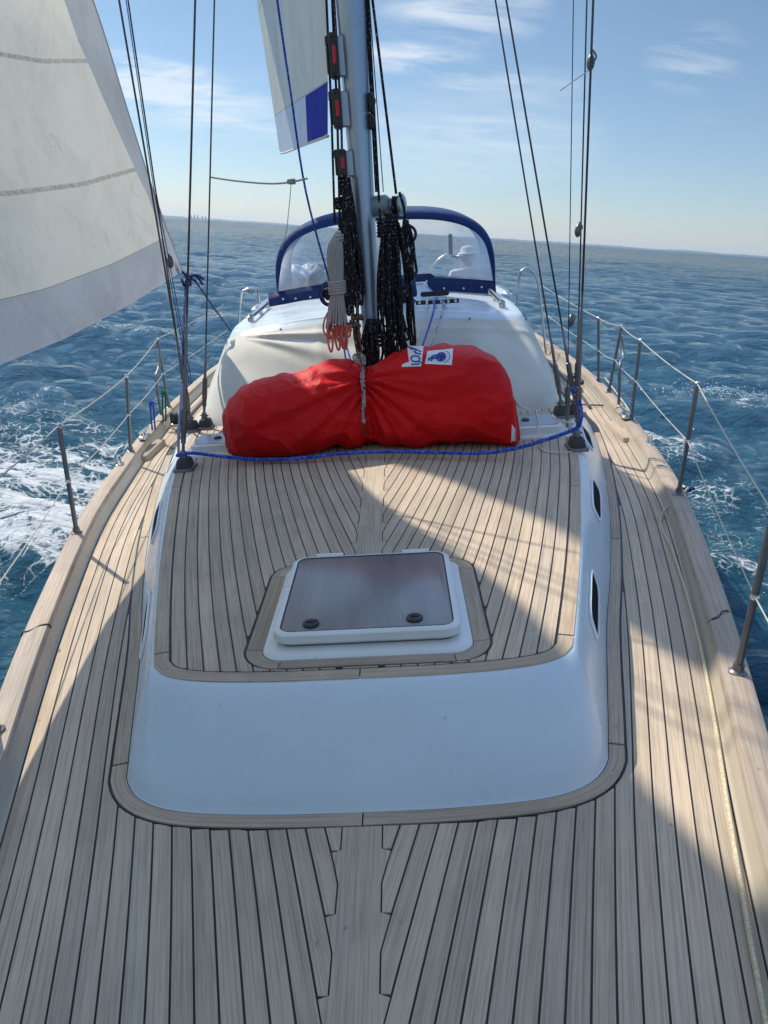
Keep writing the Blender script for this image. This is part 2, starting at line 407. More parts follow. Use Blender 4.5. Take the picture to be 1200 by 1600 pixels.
def tips_rows(edge, k0, width, n, nib=.42):
    out = []
    ys = np.linspace(-3, 6, 3000); ev = np.array([edge(y) for y in ys]) - k0
    for k in range(n):
        t = KING + nib * width + k * width + SEAM
        i = np.where((ev[:-1] < t) & (ev[1:] >= t))[0]
        for j in i: out += [ys[j] - .002, ys[j] + .006]
    return out

# deck base sheet (caulking) and the deck as a piece of the setting
mb = MB(); V = []; ys = np.linspace(-2.9, 11.9, 100)
for y in ys: V += [(-EDGE(y), y, -.005), (EDGE(y), y, -.005)]
mb.add(V, [q[::-1] for q in grid_faces(len(ys), 2)])
deck = make('deck', mb, M_CAULK); deck['kind'] = 'structure'
rows = sorted(set(np.round(list(np.linspace(.3, 1.45, 20)) + list(np.arange(1.46, 1.95, .006)) + list(np.linspace(2, 9.5, 62)) + [y for y in tips_rows(EDGE, .014, .0505, 24)], 4)), reverse=True)
planking(deck, 0.0, EDGE, .014, .0505, 24, rows, lambda y: lim_deck(y) if y > C_BASE[0, 1] - W_M - .004 else 0.0, lambda y: 9., None)

# cream waterway between the boards and the bulwark, bulwark face, capping rail
def strip_xy(mb, prof, ys, sd, m=0):
    V = []
    for y in ys:
        e = EDGE(y)
        for (dx, z) in prof: V.append((sd * (e + dx), y, z))
    f = grid_faces(len(ys), len(prof)); 
    if sd > 0: f = [q[::-1] for q in f]
    mb.add(V, f, m)
for sd in (-1, 1):
    mb = MB(); strip_xy(mb, [(-.012, -.004), (-.012, .003), (-.006, .005), (-.002, .010), (.012, .068), (.012, .05)], np.linspace(-2.8, 11.8, 120), sd)
    o = make('waterway', mb, M_WATERWAY, deck, smooth=True)

hull = thing('yacht_hull', (0, 4, 0), 'white yacht hull with a greyed wooden capping rail all round the deck', 'hull')
mb = MB(); ys = np.linspace(-2.95, 12, 90)
for sd in (-1, 1):
    V = []
    for y in ys:
        e = max(EDGE(y), .02); hb = e + .092
        V += [(sd * (hb - .02), y, .06), (sd * hb, y, .03), (sd * hb, y, -.05), (sd * (hb * .985), y, -.45), (sd * hb * .93, y, -.95), (sd * hb * .6, y, -1.5), (0, y, -1.75)]
    f = grid_faces(len(ys), 7); mb.add(V, f if sd < 0 else [q[::-1] for q in f])
e = EDGE(12) + .11
mb.add([(-e, 12, .03), (e, 12, .03), (e * .93, 12, -.95), (0, 12, -1.75), (-e * .93, 12, -.95)], [(0, 1, 2, 3, 4)])
make('topsides', mb, M_GEL, hull, smooth=True)
# capping rail in lengths with S-scarf joints
joints = {-1: [-2.9, .2, 2.50, 5.9, 9.0, 11.9], 1: [-2.9, -.6, 2.36, 5.55, 8.8, 11.9]}
def cap_w(y): return .118
for sd in (-1, 1):
    js = joints[sd]
    for i in range(len(js) - 1):
        y0, y1 = js[i] + .003, js[i + 1] - .003
        prof = [(.010, .040), (.010, .078), (.016, .086), (.054, .092), (.092, .086), (.102, .078), (.102, .040)]
        ys = np.linspace(y0, y1, max(8, int((y1 - y0) / .16))); V = []; UVc = []
        for j, y in enumerate(ys):
            for q, (dx, z) in enumerate(prof):
                yy = y
                if j in (0, len(ys) - 1): yy = y + .045 * math.tanh((dx - .056) * 70) * (1 if sd > 0 else -1) * .6
                V.append((sd * (EDGE(yy) + dx), yy, z)); UVc.append((dx, yy))
        f = grid_faces(len(ys), 7); f = f if sd < 0 else [q[::-1] for q in f]
        f += [tuple(range(7)), tuple(range((len(ys) - 1) * 7, len(ys) * 7))[::-1]]
        mb = MB(); mb.add_uv(V, f, UVc); make('capping_rail', mb, M_CAP, hull, smooth=True)
    for jy in js[1:-1]:
        mb = MB(); pts = [(sd * (EDGE(jy) + dx), jy + .045 * math.tanh((dx - .056) * 70) * sd * .6, z + .0012) for dx, z in [(.010, .07), (.012, .08)] + [(x, .089) for x in np.linspace(.018, .092, 14)] + [(.102, .07)]]
        tube(mb, pts, .0032, 5); make('joint_line', mb, M_CAULK, hull)

# ------------------------------------------------------------------ coachroof
cabin = thing('coachroof', (0, 3, 0), 'low white coachroof with teak planked top and rounded front in the middle of the foredeck', 'coachroof')
def wall_pt(i, f, sd, off=0.0):
    a, b = C_BASE[i], C_TOP[i]; prof = WALL_Z
    z = np.interp(f, prof[:, 0], prof[:, 1]); p = a + (b - a) * f
    return np.array([sd * p[0], p[1], z])
WALL_Z = np.array([[-.01, 0.0], [0, .001], [.03, .012], [.12, .05], [.35, .125], [.6, .195], [.78, .237], [.9, .257], [.965, .2645], [1.0, .2665], [1.06, .2665]])
mb = MB(); V = []
idx = list(range(NO - 1, 0, -1)); cols = [(-1, i) for i in idx] + [(1, i) for i in range(0, NO)]
ffs = [-.01, 0, .015, .03, .07, .12, .2, .3, .4, .5, .6, .7, .78, .84, .9, .935, .965, 1.0, 1.06]
for f_ in ffs:
    for sd, i in cols: V.append(wall_pt(i, f_, sd))
mb.add(V, grid_faces(len(ffs), len(cols)))
make('cabin_shell', mb, M_GEL, cabin, smooth='all')
# caulk line round the foot and the sheet under the roof boards
def outline_strip(P0, P1, z, i0, i1, sd, mtl, parent, name, thick=.006, a0=0, a1=0):
    mb = MB(); V = []
    rng_ = list(range(i0, i1 + 1))
    UV = []; sl_ = 0.0
    for n_, i in enumerate(rng_):
        p, q = P0[i], P1[i]; sl_ += 0 if n_ == 0 else float(np.linalg.norm(P0[i] - P0[i - 1])); ww = float(np.linalg.norm(q - p)); UV += [(0, sl_), (0, sl_), (ww, sl_), (ww, sl_)]
        V += [(sd * p[0], p[1], z - thick), (sd * p[0], p[1], z), (sd * q[0], q[1], z), (sd * q[0], q[1], z - thick)]
    n = len(rng_); f = []
    for i in range(n - 1):
        for j in range(3): f.append((i * 4 + j, i * 4 + j + 1, i * 4 + j + 5, i * 4 + j + 4))
    f += [(3, 2, 1, 0), tuple((n - 1) * 4 + j for j in range(4))]
    if sd < 0: f = [q[::-1] for q in f]
    mb.add_uv(V, f, UV); return make(name, mb, mtl, parent)
mb = MB(); V = []
P = offset(C_TOP, -.001)
for i in range(NO): V += [(-P[i, 0], P[i, 1], ROOF_Z - .005), (P[i, 0], P[i, 1], ROOF_Z - .005)]
V[0] = (-.001, P[0, 1], ROOF_Z - .005); V[1] = (.001, P[0, 1], ROOF_Z - .005)
mb.add(V, [q[::-1] for q in grid_faces(NO, 2)]); make('caulking', mb, M_CAULK, cabin)
def near_idx(P, y): return int(np.argmin(abs(P[:, 1] - y)))
cb = near_idx(C_BASE, 1.80); ct = near_idx(C_TOP, 1.97)
for sd in (-1, 1):
    for (P, d0, d1, c, z, par) in ((C_BASE, .004, W_M, cb, 0.0005, deck), (C_TOP, -W_M, -.002, ct, ROOF_Z + .0005, cabin)):
        A, Bq = offset(P, d0), offset(P, d1)
        A2, B2 = A.copy(), Bq.copy(); A2[0, 0] = B2[0, 0] = .002
        outline_strip(A2, B2, z, 0, c, sd, M_MARGIN, par, 'margin_plank')
        mid = near_idx(P, 3.6 if sd < 0 else 3.3)
        for i0, i1 in ((c, mid), (mid, NO - 8)):
            A3, B3 = A.copy(), Bq.copy(); A3[i0] += (A3[i0 + 1] - A3[i0]) * .28; B3[i0] += (B3[i0 + 1] - B3[i0]) * .28
            outline_strip(A3, B3, z, i0, i1, sd, M_MARGIN, par, 'margin_plank')
        # bungs near the joints
        for ii in (4, c - 4, c + 3, mid - 3, mid + 3):
            p = (A[ii] + Bq[ii]) / 2; mbb = MB(); lathe(mbb, (sd * p[0], p[1], z + .0002), [(.0052, -.001), (.0052, .0006)], n=10); make('wood_plug', mbb, M_TEAK, par)
# roof boards
_rx = x_of_y(TOP_IN)
def ROOF_EDGE(y): return _rx(y) if y > 2.15 else _rx(2.15) - (2.15 - y) * .285
rows = sorted(set(np.round(list(np.arange(1.80, 2.0, .005)) + list(np.linspace(2.0, 2.7, 40)) + list(np.linspace(2.7, 4.95, 32)) + [y for y in tips_rows(ROOF_EDGE, 2 * SEAM, .0485, 26) if y > 1.8] + [1.8605, 1.863, 1.97, 2.4985, 2.5] + list(np.arange(2.47, 2.62, .008)), 4)), reverse=True)
planking(cabin, ROOF_Z, ROOF_EDGE, 2 * SEAM, .0485, 26, rows, lambda y: 0.0, lambda y: lim_roof(y) if y > TOP_IN[0, 1] + .004 else 0.0, lambda y: hole(y, .003))
# hatch surround boards
def ring_pts(hx, hy, r, n=8): return rrect(HC[0], HC[1], hx, hy, r, n)
outer = np.array(ring_pts(.372, .362, .11)); inner = np.array(ring_pts(.322, .325, .065)); n_ = len(outer)
def arc_piece(i0, i1):
    mb = MB(); V = []; UV = []; ids = [(i0 + k) % n_ for k in range((i1 - i0) % n_ + 1)]
    for j, i in enumerate(ids):
        a, b = inner[i].copy(), outer[i].copy()
        if j in (0, len(ids) - 1):
            o2 = ids[1] if j == 0 else ids[-2]; dd = _n(inner[o2] - inner[i]); a = a + dd * .0016; b = b + dd * .0016
        V += [(a[0], a[1], ROOF_Z - .006), (a[0], a[1], ROOF_Z + .0005), (b[0], b[1], ROOF_Z + .0005), (b[0], b[1], ROOF_Z - .006)]
        sv_ = .012 * j if len(ids) > 2 else j * .5; UV += [(0, sv_), (0, sv_), (.05, sv_), (.05, sv_)]
    n = len(ids); f = []
    for i in range(n - 1):
        for j in range(3): f.append((i * 4 + j, i * 4 + j + 1, i * 4 + j + 5, i * 4 + j + 4))
    f += [(3, 2, 1, 0), tuple((n - 1) * 4 + j for j in range(4))]
    mb.add_uv(V, f, UV); make('hatch_margin_plank', mb, M_MARGIN, cabin)
for i0, i1 in ((0, 8), (8, 9), (9, 17), (17, 18), (18, 26), (26, 27), (27, 35), (35, 36)): arc_piece(i0, i1)

# port lights in the cabin side
def port(sd, yc, ln, f0=.35, f1=.66):
    ic = near_idx(C_BASE, yc); half = ln / 2
    def P(u, v, off):
        yy = yc + u * half; i = np.interp(yy, C_BASE[:, 1][near_idx(C_BASE, 1.9):], np.arange(near_idx(C_BASE, 1.9), NO)); i0 = int(i); fr = i - i0
        f_ = (f0 + f1) / 2 + v * (f1 - f0) / 2
        p = wall_pt(i0, f_, sd) * (1 - fr) + wall_pt(min(i0 + 1, NO - 1), f_, sd) * fr
        q = wall_pt(i0, f_ + .05, sd); s_ = wall_pt(min(i0 + 2, NO - 1), f_, sd); r = wall_pt(i0, f_, sd)
        nn = _n(np.cross(s_ - r, q - r)); nn = nn if nn[0] * sd > 0 else -nn
        return p + nn * off
    out = [P(x, y, .0) for x, y in rrect(0, 0, 1, 1, .45, 6)]
    def ring(s, off): return [P(x, y, off) for x, y in rrect(0, 0, s, s - (1 - s) * .9, .45 * s, 6)]
    fr = MB(); loft(fr, [ring(1.0, .001), ring(1.0, .007), ring(.96, .010), ring(.91, .009), ring(.90, .003)], cap0=False, cap1=False)
    if sd < 0: fr.f = [q[::-1] for q in fr.f]
    fo = make('window_frame', fr, M_WHITE, cabin, smooth=True)
    gl = MB(); r_ = ring(.91, .006); gl.add(r_ + [P(0, 0, .006)], [(i, (i + 1) % len(r_), len(r_)) for i in range(len(r_))]); make('window_pane', gl, M_GLASSD, fo)
for sd in (-1, 1):
    port(sd, 2.28, .40); port(sd, 3.36, .46); port(sd, 4.5, .42)

# ------------------------------------------------------------------ deckhouse aft of the mast, with its canvas front
dh = thing('deckhouse', (0, 6, 0), 'raised white deckhouse roof aft of the mast with hatch garage under the blue sprayhood', 'deckhouse')
D_BASE = arc_resample([(0, 4.86), (.6, 4.86), (1.0, 4.87), (1.2, 4.93), (1.36, 5.15), (1.48, 5.8), (1.52, 7), (1.5, 8.6)], 80)
D_TOP = arc_resample([(0, 5.52), (.5, 5.53), (.85, 5.56), (1.02, 5.63), (1.10, 5.78), (1.15, 6.3), (1.17, 7), (1.15, 8.6)], 80)
def roofz(x, y): return .885 - .075 * x * x + .012 * (y - 5.6)
def dwall(i, f, sd):
    a, b = D_BASE[i], D_TOP[i]; p = a + (b - a) * (f ** 1.12); zt = roofz(b[0], b[1])
    z0 = ROOF_Z - .02 if a[0] < 1.25 else max(0, ROOF_Z - .02 - (a[0] - 1.25) * 2.5)
    z = z0 + (zt - z0) * (1 - (1 - f) ** 1.12)
    return np.array([sd * p[0], p[1], z])
mb = MB(); V = []; cols = [(-1, i) for i in range(79, 0, -1)] + [(1, i) for i in range(80)]
ff = [0, .1, .3, .5, .7, .85, .93, .975, 1.0]
for f_ in ff:
    for sd, i in cols: V.append(dwall(i, f_, sd))
for s in (.96, .85, .6, .3, 0):                  # roof towards the centreline
    for sd, i in cols:
        b = D_TOP[i]; x = b[0] * s; y = b[1] + (0 if b[1] > 5.9 else (1 - s) * .04); V.append((sd * x, y, roofz(x, y) + .012 * (1 - s ** 8)))
mb.add(V, grid_faces(len(ff) + 5, len(cols))); make('deckhouse_shell', mb, M_GEL, dh, smooth='all')
# companion hatch garage, sloping front
def prism(mb, base, top, m=0): loft(mb, [base, top], m)
zr = .90
gb = [(-.52, 6.62, .86), (-.50, 6.40, .86), (.40, 6.40, .86), (.52, 6.62, .86), (.55, 8.0, .86), (-.55, 8.0, .86)]
gt = [(-.42, 6.75, .97), (-.38, 6.66, .985), (.34, 6.66, .985), (.42, 6.75, .97), (.45, 8.0, 1.0), (-.45, 8.0, 1.0)]
mb = MB(); loft(mb, [gb, gt]); garage = make('hatch_garage', mb, M_GEL, dh)
bm_mod = garage.modifiers.new('b', 'BEVEL'); bm_mod.width = .015; bm_mod.segments = 3
# grab rails on the roof edges
for sd in (-1, 1):
    mb = MB(); xs = 1.0
    p0, p1 = np.array([sd * .98, 5.95, 0]), np.array([sd * 1.02, 7.0, 0])
    pts = []
    for t in np.linspace(0, 1, 12):
        p = p0 + (p1 - p0) * t; p[2] = roofz(abs(p[0]), p[1]) + .055; pts.append(p)
    tube(mb, pts, .018, 8); box(mb, pts[0] - [0, 0.01, .015], (.05, .035, .05), bev=.006); box(mb, pts[-1] - [0, 0, .015], (.04, .04, .05)); box(mb, pts[6] - [0, 0, .022], (.03, .05, .04))
    lathe(mb, pts[0] - np.array([0, .02, 0]), [(.022, 0), (.022, .03)], (0, 1, 0), 12)
    make('grab_rail', mb, M_STEEL, dh, smooth=True)
    
# canvas cover over the sloping windscreen
cover = thing('windscreen_cover', (0, 5, .27), 'wrinkled cream canvas cover over the sloping front window behind the mast', 'cover')
NU, NV = 240, 70
mb = MB(); V = []
cA, cB, cC = np.array([-1.04, .80]), np.array([-.52, .30]), np.array([-.10, .93])
for j in range(NV):
    f_ = .012 + j / (NV - 1) * .90
    for k in range(NU):
        u = -1 + 2 * k / (NU - 1); i = abs(u) * 56; i0 = int(i); fr = i - i0; sd = 1 if u >= 0 else -1
        p = dwall(i0, f_, sd) * (1 - fr) + dwall(min(79, i0 + 1), f_, sd) * fr
        # tension creases fanning from the upper left corner
        du, dv = (p[0] + 1.02), (.90 - f_); rr = math.hypot(du * .9, dv) + 1e-3; an = math.atan2(dv, du * .9)
        cr = .0
        if p[0] < .1: cr = (.020 * math.exp(-((an - .16) / .06) ** 2) - .016 * math.exp(-((an - .30) / .06) ** 2) + .014 * math.exp(-((an - .46) / .07) ** 2) - .01 * math.exp(-((an - .62) / .08) ** 2)) * min(1, rr * 4) * math.exp(-((rr - .35) / .42) ** 2)
        cr += .010 * math.exp(-((p[0] + .32 + .1 * f_) / .035) ** 2) - .012 * math.exp(-((p[0] + .20) / .04) ** 2) * f_
        cr += .007 * math.exp(-((f_ - .80 + .10 * (p[0] - .6) ** 2) / .035) ** 2) * (p[0] > .1)
        cr += .004 * math.sin(p[0] * 9 + f_ * 4) + .003 * math.sin(f_ * 17 + p[0] * 5)
        V.append(p + np.array([0, -.8, .5]) * (.014 + cr))
mb.add(V, grid_faces(NV, NU)); make('cover_cloth', mb, M_COVER, cover, smooth='all')
for u in np.linspace(-.93, .93, 9):
    mb = MB(); i = int(abs(u) * 56); p = dwall(i, .905, 1 if u > 0 else -1) + np.array([0, -.02, .012]); lathe(mb, p, [(.008, 0), (.008, .006), (.003, .008)], (0, -.8, .5), 10); make('snap_fastener', mb, M_DSTEEL, cover, smooth=True)
mb = MB(); tube(mb, [dwall(int(abs(u) * 56), .02, 1 if u > 0 else -1) + np.array([0, -.016, .004]) for u in np.linspace(-.98, .98, 60)], .006, 6); make('hem', mb, M_COVER, cover, smooth=True)
mb = MB(); tube(mb, [dwall(57, f_, -1) + np.array([-.02, -.01, .01]) for f_ in np.linspace(.02, .9, 20)], .007, 6); make('side_seam', mb, M_BLACK, cover, smooth=True)
mb = MB(); tube(mb, [dwall(57, f_, 1) + np.array([.02, -.01, .01]) for f_ in np.linspace(.02, .9, 20)], .007, 6); make('side_seam', mb, M_BLACK, cover, smooth=True)

# ------------------------------------------------------------------ sprayhood
hood = thing('sprayhood', (0, 7.2, .9), 'blue canvas sprayhood with clear vinyl windows over the companionway', 'sprayhood')
def arch(y, hw, zt, zb, n=60, p=2.9, cam=.03):
    out = []
    for k in range(n + 1):
        a = math.pi * k / n; c, s = math.cos(a), math.sin(a)
        x = -hw * abs(c) ** (2 / p) * (1 if c > 0 else -1); z = zb + (zt - zb) * abs(s) ** (2 / p * .82)
        out.append(np.array([x + .07, y, z]))
    return out
A_in = arch(7.42, 1.00, 1.53, .95); A0 = arch(7.44, 1.055, 1.595, .92); A1 = arch(7.62, 1.075, 1.63, .92); A2 = arch(8.0, 1.07, 1.66, .92); A3 = arch(8.55, 1.05, 1.60, .92)
Aw = arch(7.36, 1.0, 1.53, .95)
mb = MB(); loft(mb, [A_in, A0, A1, A2, A3], close=False, cap0=False, cap1=False); mb.f = [q for q in mb.f]
oo = make('hood_canvas', mb, M_BLUE, hood, smooth='all'); sm = oo.modifiers.new('t', 'SOLIDIFY'); sm.thickness = .006
# front window sheets: arch down to base curve
base_y = 7.12
def hoodpt(k, t):
    a = A_in[k]; b = np.array([a[0] * 1.02, base_y + .10 * (a[0] / 1.0) ** 2, roofz(abs(a[0]), 7.15) + .125])
    p = b + (a - b) * t; p[1] -= .03 * math.sin(math.pi * t); return p
mb = MB(); V = []
NT_ = 10
for t in np.linspace(0, 1, NT_): V += [hoodpt(k, t) for k in range(4, 57)]
mb.add(V, grid_faces(NT_, 53)); make('clear_window', mb, M_VINYL, hood, smooth='all')
mb = MB()
base_line = []
for u in np.linspace(-1.07, 1.07, 50):
    gar = .10 if abs(u) < .44 else 0
    zt = max(roofz(abs(u), 7.15) + .14, (1.0 if abs(u) < .5 else 0) + .05); zb = (.985 if abs(u) < .45 else roofz(abs(u), 7.1) - .005)
    y = base_y + .10 * u * u - .02; base_line.append([(u + .03, y - .03, zb), (u + .03, y, (zb + zt) / 2), (u + .03, y + .03, zt), (u + .03, y + .04, zt - .02)])
V = [p for q in base_line for p in q]; mb.add(V, [q[::-1] for q in grid_faces(50, 4)]); bo = make('base_band', mb, M_NAVY, hood, smooth='all')
for ks in (range(0, 5), range(56, 61)):
    mb = MB(); V = []
    for t in np.linspace(0, 1, 8): V += [hoodpt(k, t) + np.array([0, -.004, 0]) for k in ks]
    mb.add(V, grid_faces(8, 5)); make('side_band', mb, M_NAVY, hood, smooth='all')
mb2 = MB()
for u in (-.92, -.8, -.66, -.2, .42, .58, .76, .93):
    mb2 = MB(); lathe(mb2, (u + .03, base_y + .10 * u * u - .055, max(.90, roofz(abs(u), 7.1) + .035) + (.06 if abs(u) < .45 else 0)), [(.010, 0), (.010, .006), (.005, .01)], (0, -1, .1), 10); make('snap_fastener', mb2, M_STEEL, hood, smooth=True)


# ------------------------------------------------------------------ mast
MY = 4.68
mast = thing('mast', (0, MY, .27), 'tapering pale aluminium mast rising behind the red bag', 'mast')
mb = MB(); prof = [(.85, .056), (.87, .058), (1.5, .070), (2.6, .084), (4, .092), (9, .092), (14.5, .07)]
rings = []
for z, r in prof: rings.append([(-.004 + r * math.cos(a) * .94, MY + r * 1.25 * math.sin(a), z) for a in np.linspace(0, 2 * math.pi, 33)[:-1]])
loft(mb, rings); make('mast_tube', mb, M_ALU, mast, smooth=True)
mb = MB(); lathe(mb, (-.004, MY, .26), [(.09, 0), (.09, .02), (.055, .03), (.045, .2), (.045, .62)]); make('mast_step', mb, M_BLACK, mast, smooth=True)
mb = MB(); tube(mb, [(-.004, MY + .1 + 0, z) for z in (1.0, 14.3)], .012, 8); make('sail_track', mb, M_DSTEEL, mast)
mb = MB()
for sd in (-1, 1):
    tube(mb, [(0, MY, 6.2), (sd * 1.25, MY + .25, 6.32)], .03, 8); tube(mb, [(0, MY, 10.6), (sd * .95, MY + .2, 10.7)], .025, 8)
make('spreader', mb, M_ALU, mast)
# halyard jammers: one object each
for n, (px, py, L) in enumerate([(522, 88, 55), (527, 171, 50), (535, 256, 38)]):
    y = MY - .07; c = aty(px, py, y); h = L * .0039
    lb = ['highest of the three', 'middle of the three', 'lowest of the three'][n]
    t = thing('rope_clutch', c, 'black rope clutch with red lever, ' + lb + ' on the left of the mast', 'rope clutch', 'rope clutches on the mast')
    mb = MB(); box(mb, c, (.05, .075, h), bev=.008); box(mb, c + [-.028, 0, h * .33], (.03, .05, .05), bev=.006); box(mb, c + [-.034, -.01, -h * .1], (.014, .03, h * .6), bev=.004)
    for s in (-1, 1): lathe(mb, c + np.array([.0, -.038, s * h * .4]), [(.008, 0), (.006, .006)], (0, -1, 0), 8)
    make('clutch_body', mb, M_BLACK, t, smooth=True)
    mb = MB(); box(mb, c + [.004, -.041, 0], (.02, .014, h * .42), bev=.004); make('lever', mb, M_RED, t)
    mb = MB(); box(mb, c + [.045, .02, .0], (.05, .05, h * .9), bev=.006); make('mounting_pad', mb, M_ALU, t)
# winch on the right of the mast
wc = aty(601, 322, MY)
t = thing('mast_winch', wc, 'grey self tailing winch standing out from the right side of the mast', 'winch')
mb = MB(); lathe(mb, wc + [-.05, 0, 0], [(.055, -.03), (.06, .0), (.062, .06), (.05, .075)], (1, -.12, 0), 28); make('winch_base', mb, simple('grey_blue_winch', (.20, .26, .27), .4, .3), t, smooth=True)
mb = MB(); lathe(mb, wc + [.03, -.01, 0], [(.045, 0), (.034, .02), (.034, .05), (.045, .07)], (1, -.12, 0), 28); make('winch_drum', mb, M_DSTEEL, t, smooth=True)
mb = MB(); lathe(mb, wc + [.095, -.02, 0], [(.05, -.01), (.062, 0), (.062, .012), (.05, .02), (.03, .022), (.012, .03)], (1, -.35, 0), 28); make('winch_cap', mb, simple('pale_winch_cap', (.45, .5, .5), .3, .6), t, smooth=True)
# black ring hanging under the winch
rc = aty(637, 366, MY - .05); mb = MB(); ring = [rc + .028 * np.array([math.cos(a), .15, math.sin(a)]) for a in np.linspace(0, 2 * math.pi, 25)]
ring = [rc + np.array([.047 * math.cos(a), .01 * math.sin(a), .047 * math.sin(a)]) for a in np.linspace(0, 2 * math.pi, 25)]
tube(mb, ring, .009, 8, cap=False); o = make('rope_ring', mb, M_BLACK, base=rc, smooth=True); tag(o, 'black ring hanging under the winch beside the mast', 'ring')

def helix_wrap(mb, c, r, h, turns, rr, ax=(0, 0, 1)):
    pts = []
    for a in np.linspace(0, 2 * math.pi * turns, int(turns * 16)):
        pts.append(np.array(c) + np.array([r[0] * math.cos(a), r[1] * math.sin(a), h * (a / (2 * math.pi * turns) - .5)]))
    tube(mb, pts, rr, 6)
def hang_loops(mb, top, bot_len, n, spread, r, seed, depth=.05, waist=None, m=0):
    g = random.Random(seed)
    for i in range(n):
        L = bot_len * g.uniform(.78, 1.05); dx = g.uniform(-spread, spread); w_ = spread * g.uniform(.25, .6); dy = g.uniform(-depth, depth)
        tx = top[0] + dx * .35; pts = [(tx - w_ * .3, top[1] + dy * .5, top[2] + g.uniform(-.01, .03))]
        for t in (.2, .4, .6, .8): pts.append((top[0] + dx * (.4 + .6 * t) - w_ * (.5 + .5 * math.sin(t * 3)) + g.uniform(-.006, .006), top[1] + dy + g.uniform(-.008, .008), top[2] - L * t))
        pts.append((top[0] + dx - w_ * .3, top[1] + dy, top[2] - L * .96)); pts.append((top[0] + dx + w_ * .2, top[1] + dy, top[2] - L)); pts.append((top[0] + dx + w_ * .8, top[1] + dy, top[2] - L * .95))
        for t in (.8, .6, .4, .2): pts.append((top[0] + dx * (.4 + .6 * t) + w_ * (.5 + .5 * math.sin(t * 3)) + g.uniform(-.006, .006), top[1] + dy + g.uniform(-.008, .008), top[2] - L * t))
        pts.append((tx + w_ * .3, top[1] + dy * .5, top[2] + g.uniform(-.01, .03)))
        tube(mb, smooth_pts(pts, 4), r, 6, m, cap=False)
YR = MY - .12
# right: the thick black bundle
mb = MB(); top = aty(606, 340, YR); L = top[2] - aty(606, 566, YR)[2]
hang_loops(mb, top + [.02, 0, 0], L, 16, .072, .0075, 3, .05)
hang_loops(mb, top + [.02, .02, -.05], L * .86, 10, .10, .0075, 13, .05)
helix_wrap(mb, top + [-.01, 0, -.06], (.05, .045), .09, 5, .009); helix_wrap(mb, aty(606, 352, YR), (.035, .03), .06, 3, .009)
o = make('rope_coil', mb, R_BLACK, base=top, smooth='all'); tag(o, 'thick black flecked rope coils hanging on the right side of the mast', 'rope coil', 'rope coils hanging at the mast')
# a separate knotted bight right of it
mb = MB(); tp = aty(634, 352, YR - .03); hang_loops(mb, tp, .30, 5, .035, .0085, 21, .02); helix_wrap(mb, aty(628, 455, YR - .03), (.03, .03), .05, 4, .009)
tube(mb, smooth_pts([aty(624, 300, YR), aty(632, 330, YR), aty(633, 372, YR - .03), aty(640, 376, YR - .03)], 6), .008, 6)
o = make('rope_coil', mb, R_BLACK, base=tp, smooth='all'); tag(o, 'short knotted black rope coil hung below the mast winch', 'rope coil', 'rope coils hanging at the mast')
# left: black coil with hitch, brown lower part
mb = MB(); tp = aty(541, 285, YR); Lb = tp[2] - aty(541, 470, YR)[2]
hang_loops(mb, tp, Lb, 12, .040, .0075, 5, .04); hang_loops(mb, aty(545, 330, YR - .02), Lb * .85, 8, .045, .008, 15, .03)
helix_wrap(mb, aty(540, 350, YR), (.038, .035), .07, 4, .009); helix_wrap(mb, aty(536, 290, YR), (.022, .022), .10, 5, .008); helix_wrap(mb, aty(552, 438, YR), (.033, .03), .05, 3, .009); helix_wrap(mb, aty(530, 318, YR), (.02, .02), .06, 4, .008)
o = make('rope_coil', mb, R_BLACK, base=tp, smooth='all'); tag(o, 'narrow black rope coil tied high on the left side of the mast', 'rope coil', 'rope coils hanging at the mast')
mb = MB(); tp = aty(553, 445, YR); 
for k in range(7):
    g = random.Random(k); x0 = g.uniform(-.03, .03)
    tube(mb, smooth_pts([tp + [x0, g.uniform(-.02, .02), 0], aty(555, 480, YR) + [x0 * .8 + g.uniform(-.008, .008), 0, 0], aty(557, 520, YR) + [x0 * .6, g.uniform(-.02, .02), 0], aty(563, 560, YR) + [x0 * .5, 0, 0]], 5), .008, 6)
helix_wrap(mb, aty(551, 508, YR), (.028, .028), .03, 2, .010); helix_wrap(mb, aty(558, 496, YR), (.028, .028), .02, 1.5, .012)
for k in range(6): box(mb, aty(548 + (k % 2) * 14, 488 + k * 7, YR - .03), (.016, .016, .02), bev=.004)
o = make('rope_bundle', mb, R_BROWN, base=tp, smooth='all'); tag(o, 'worn brown knotted rope bundle left of the foot of the mast', 'rope bundle')
mb = MB(); tp = aty(590, 512, YR + .02)
for k in range(16):
    g = random.Random(300 + k); x0 = g.uniform(-.10, .05)
    tube(mb, smooth_pts([tp + [x0 * .6, g.uniform(-.03, .03), .05], tp + [x0, g.uniform(-.04, .02), -.06], tp + [x0 * 1.1 + g.uniform(-.02, .02), g.uniform(-.05, .02), -.15], tp + [x0 + g.uniform(-.03, .03), g.uniform(-.03, .03), -.24], tp + [x0, 0, -.30]], 5), .0078, 6)
helix_wrap(mb, tp + [-.03, .08, -.08], (.062, .07), .10, 4, .009)
o = make('rope_bundle', mb, R_BLACK, base=tp, smooth='all'); tag(o, 'tangle of black rope wrapped round the dark foot of the mast', 'rope bundle')
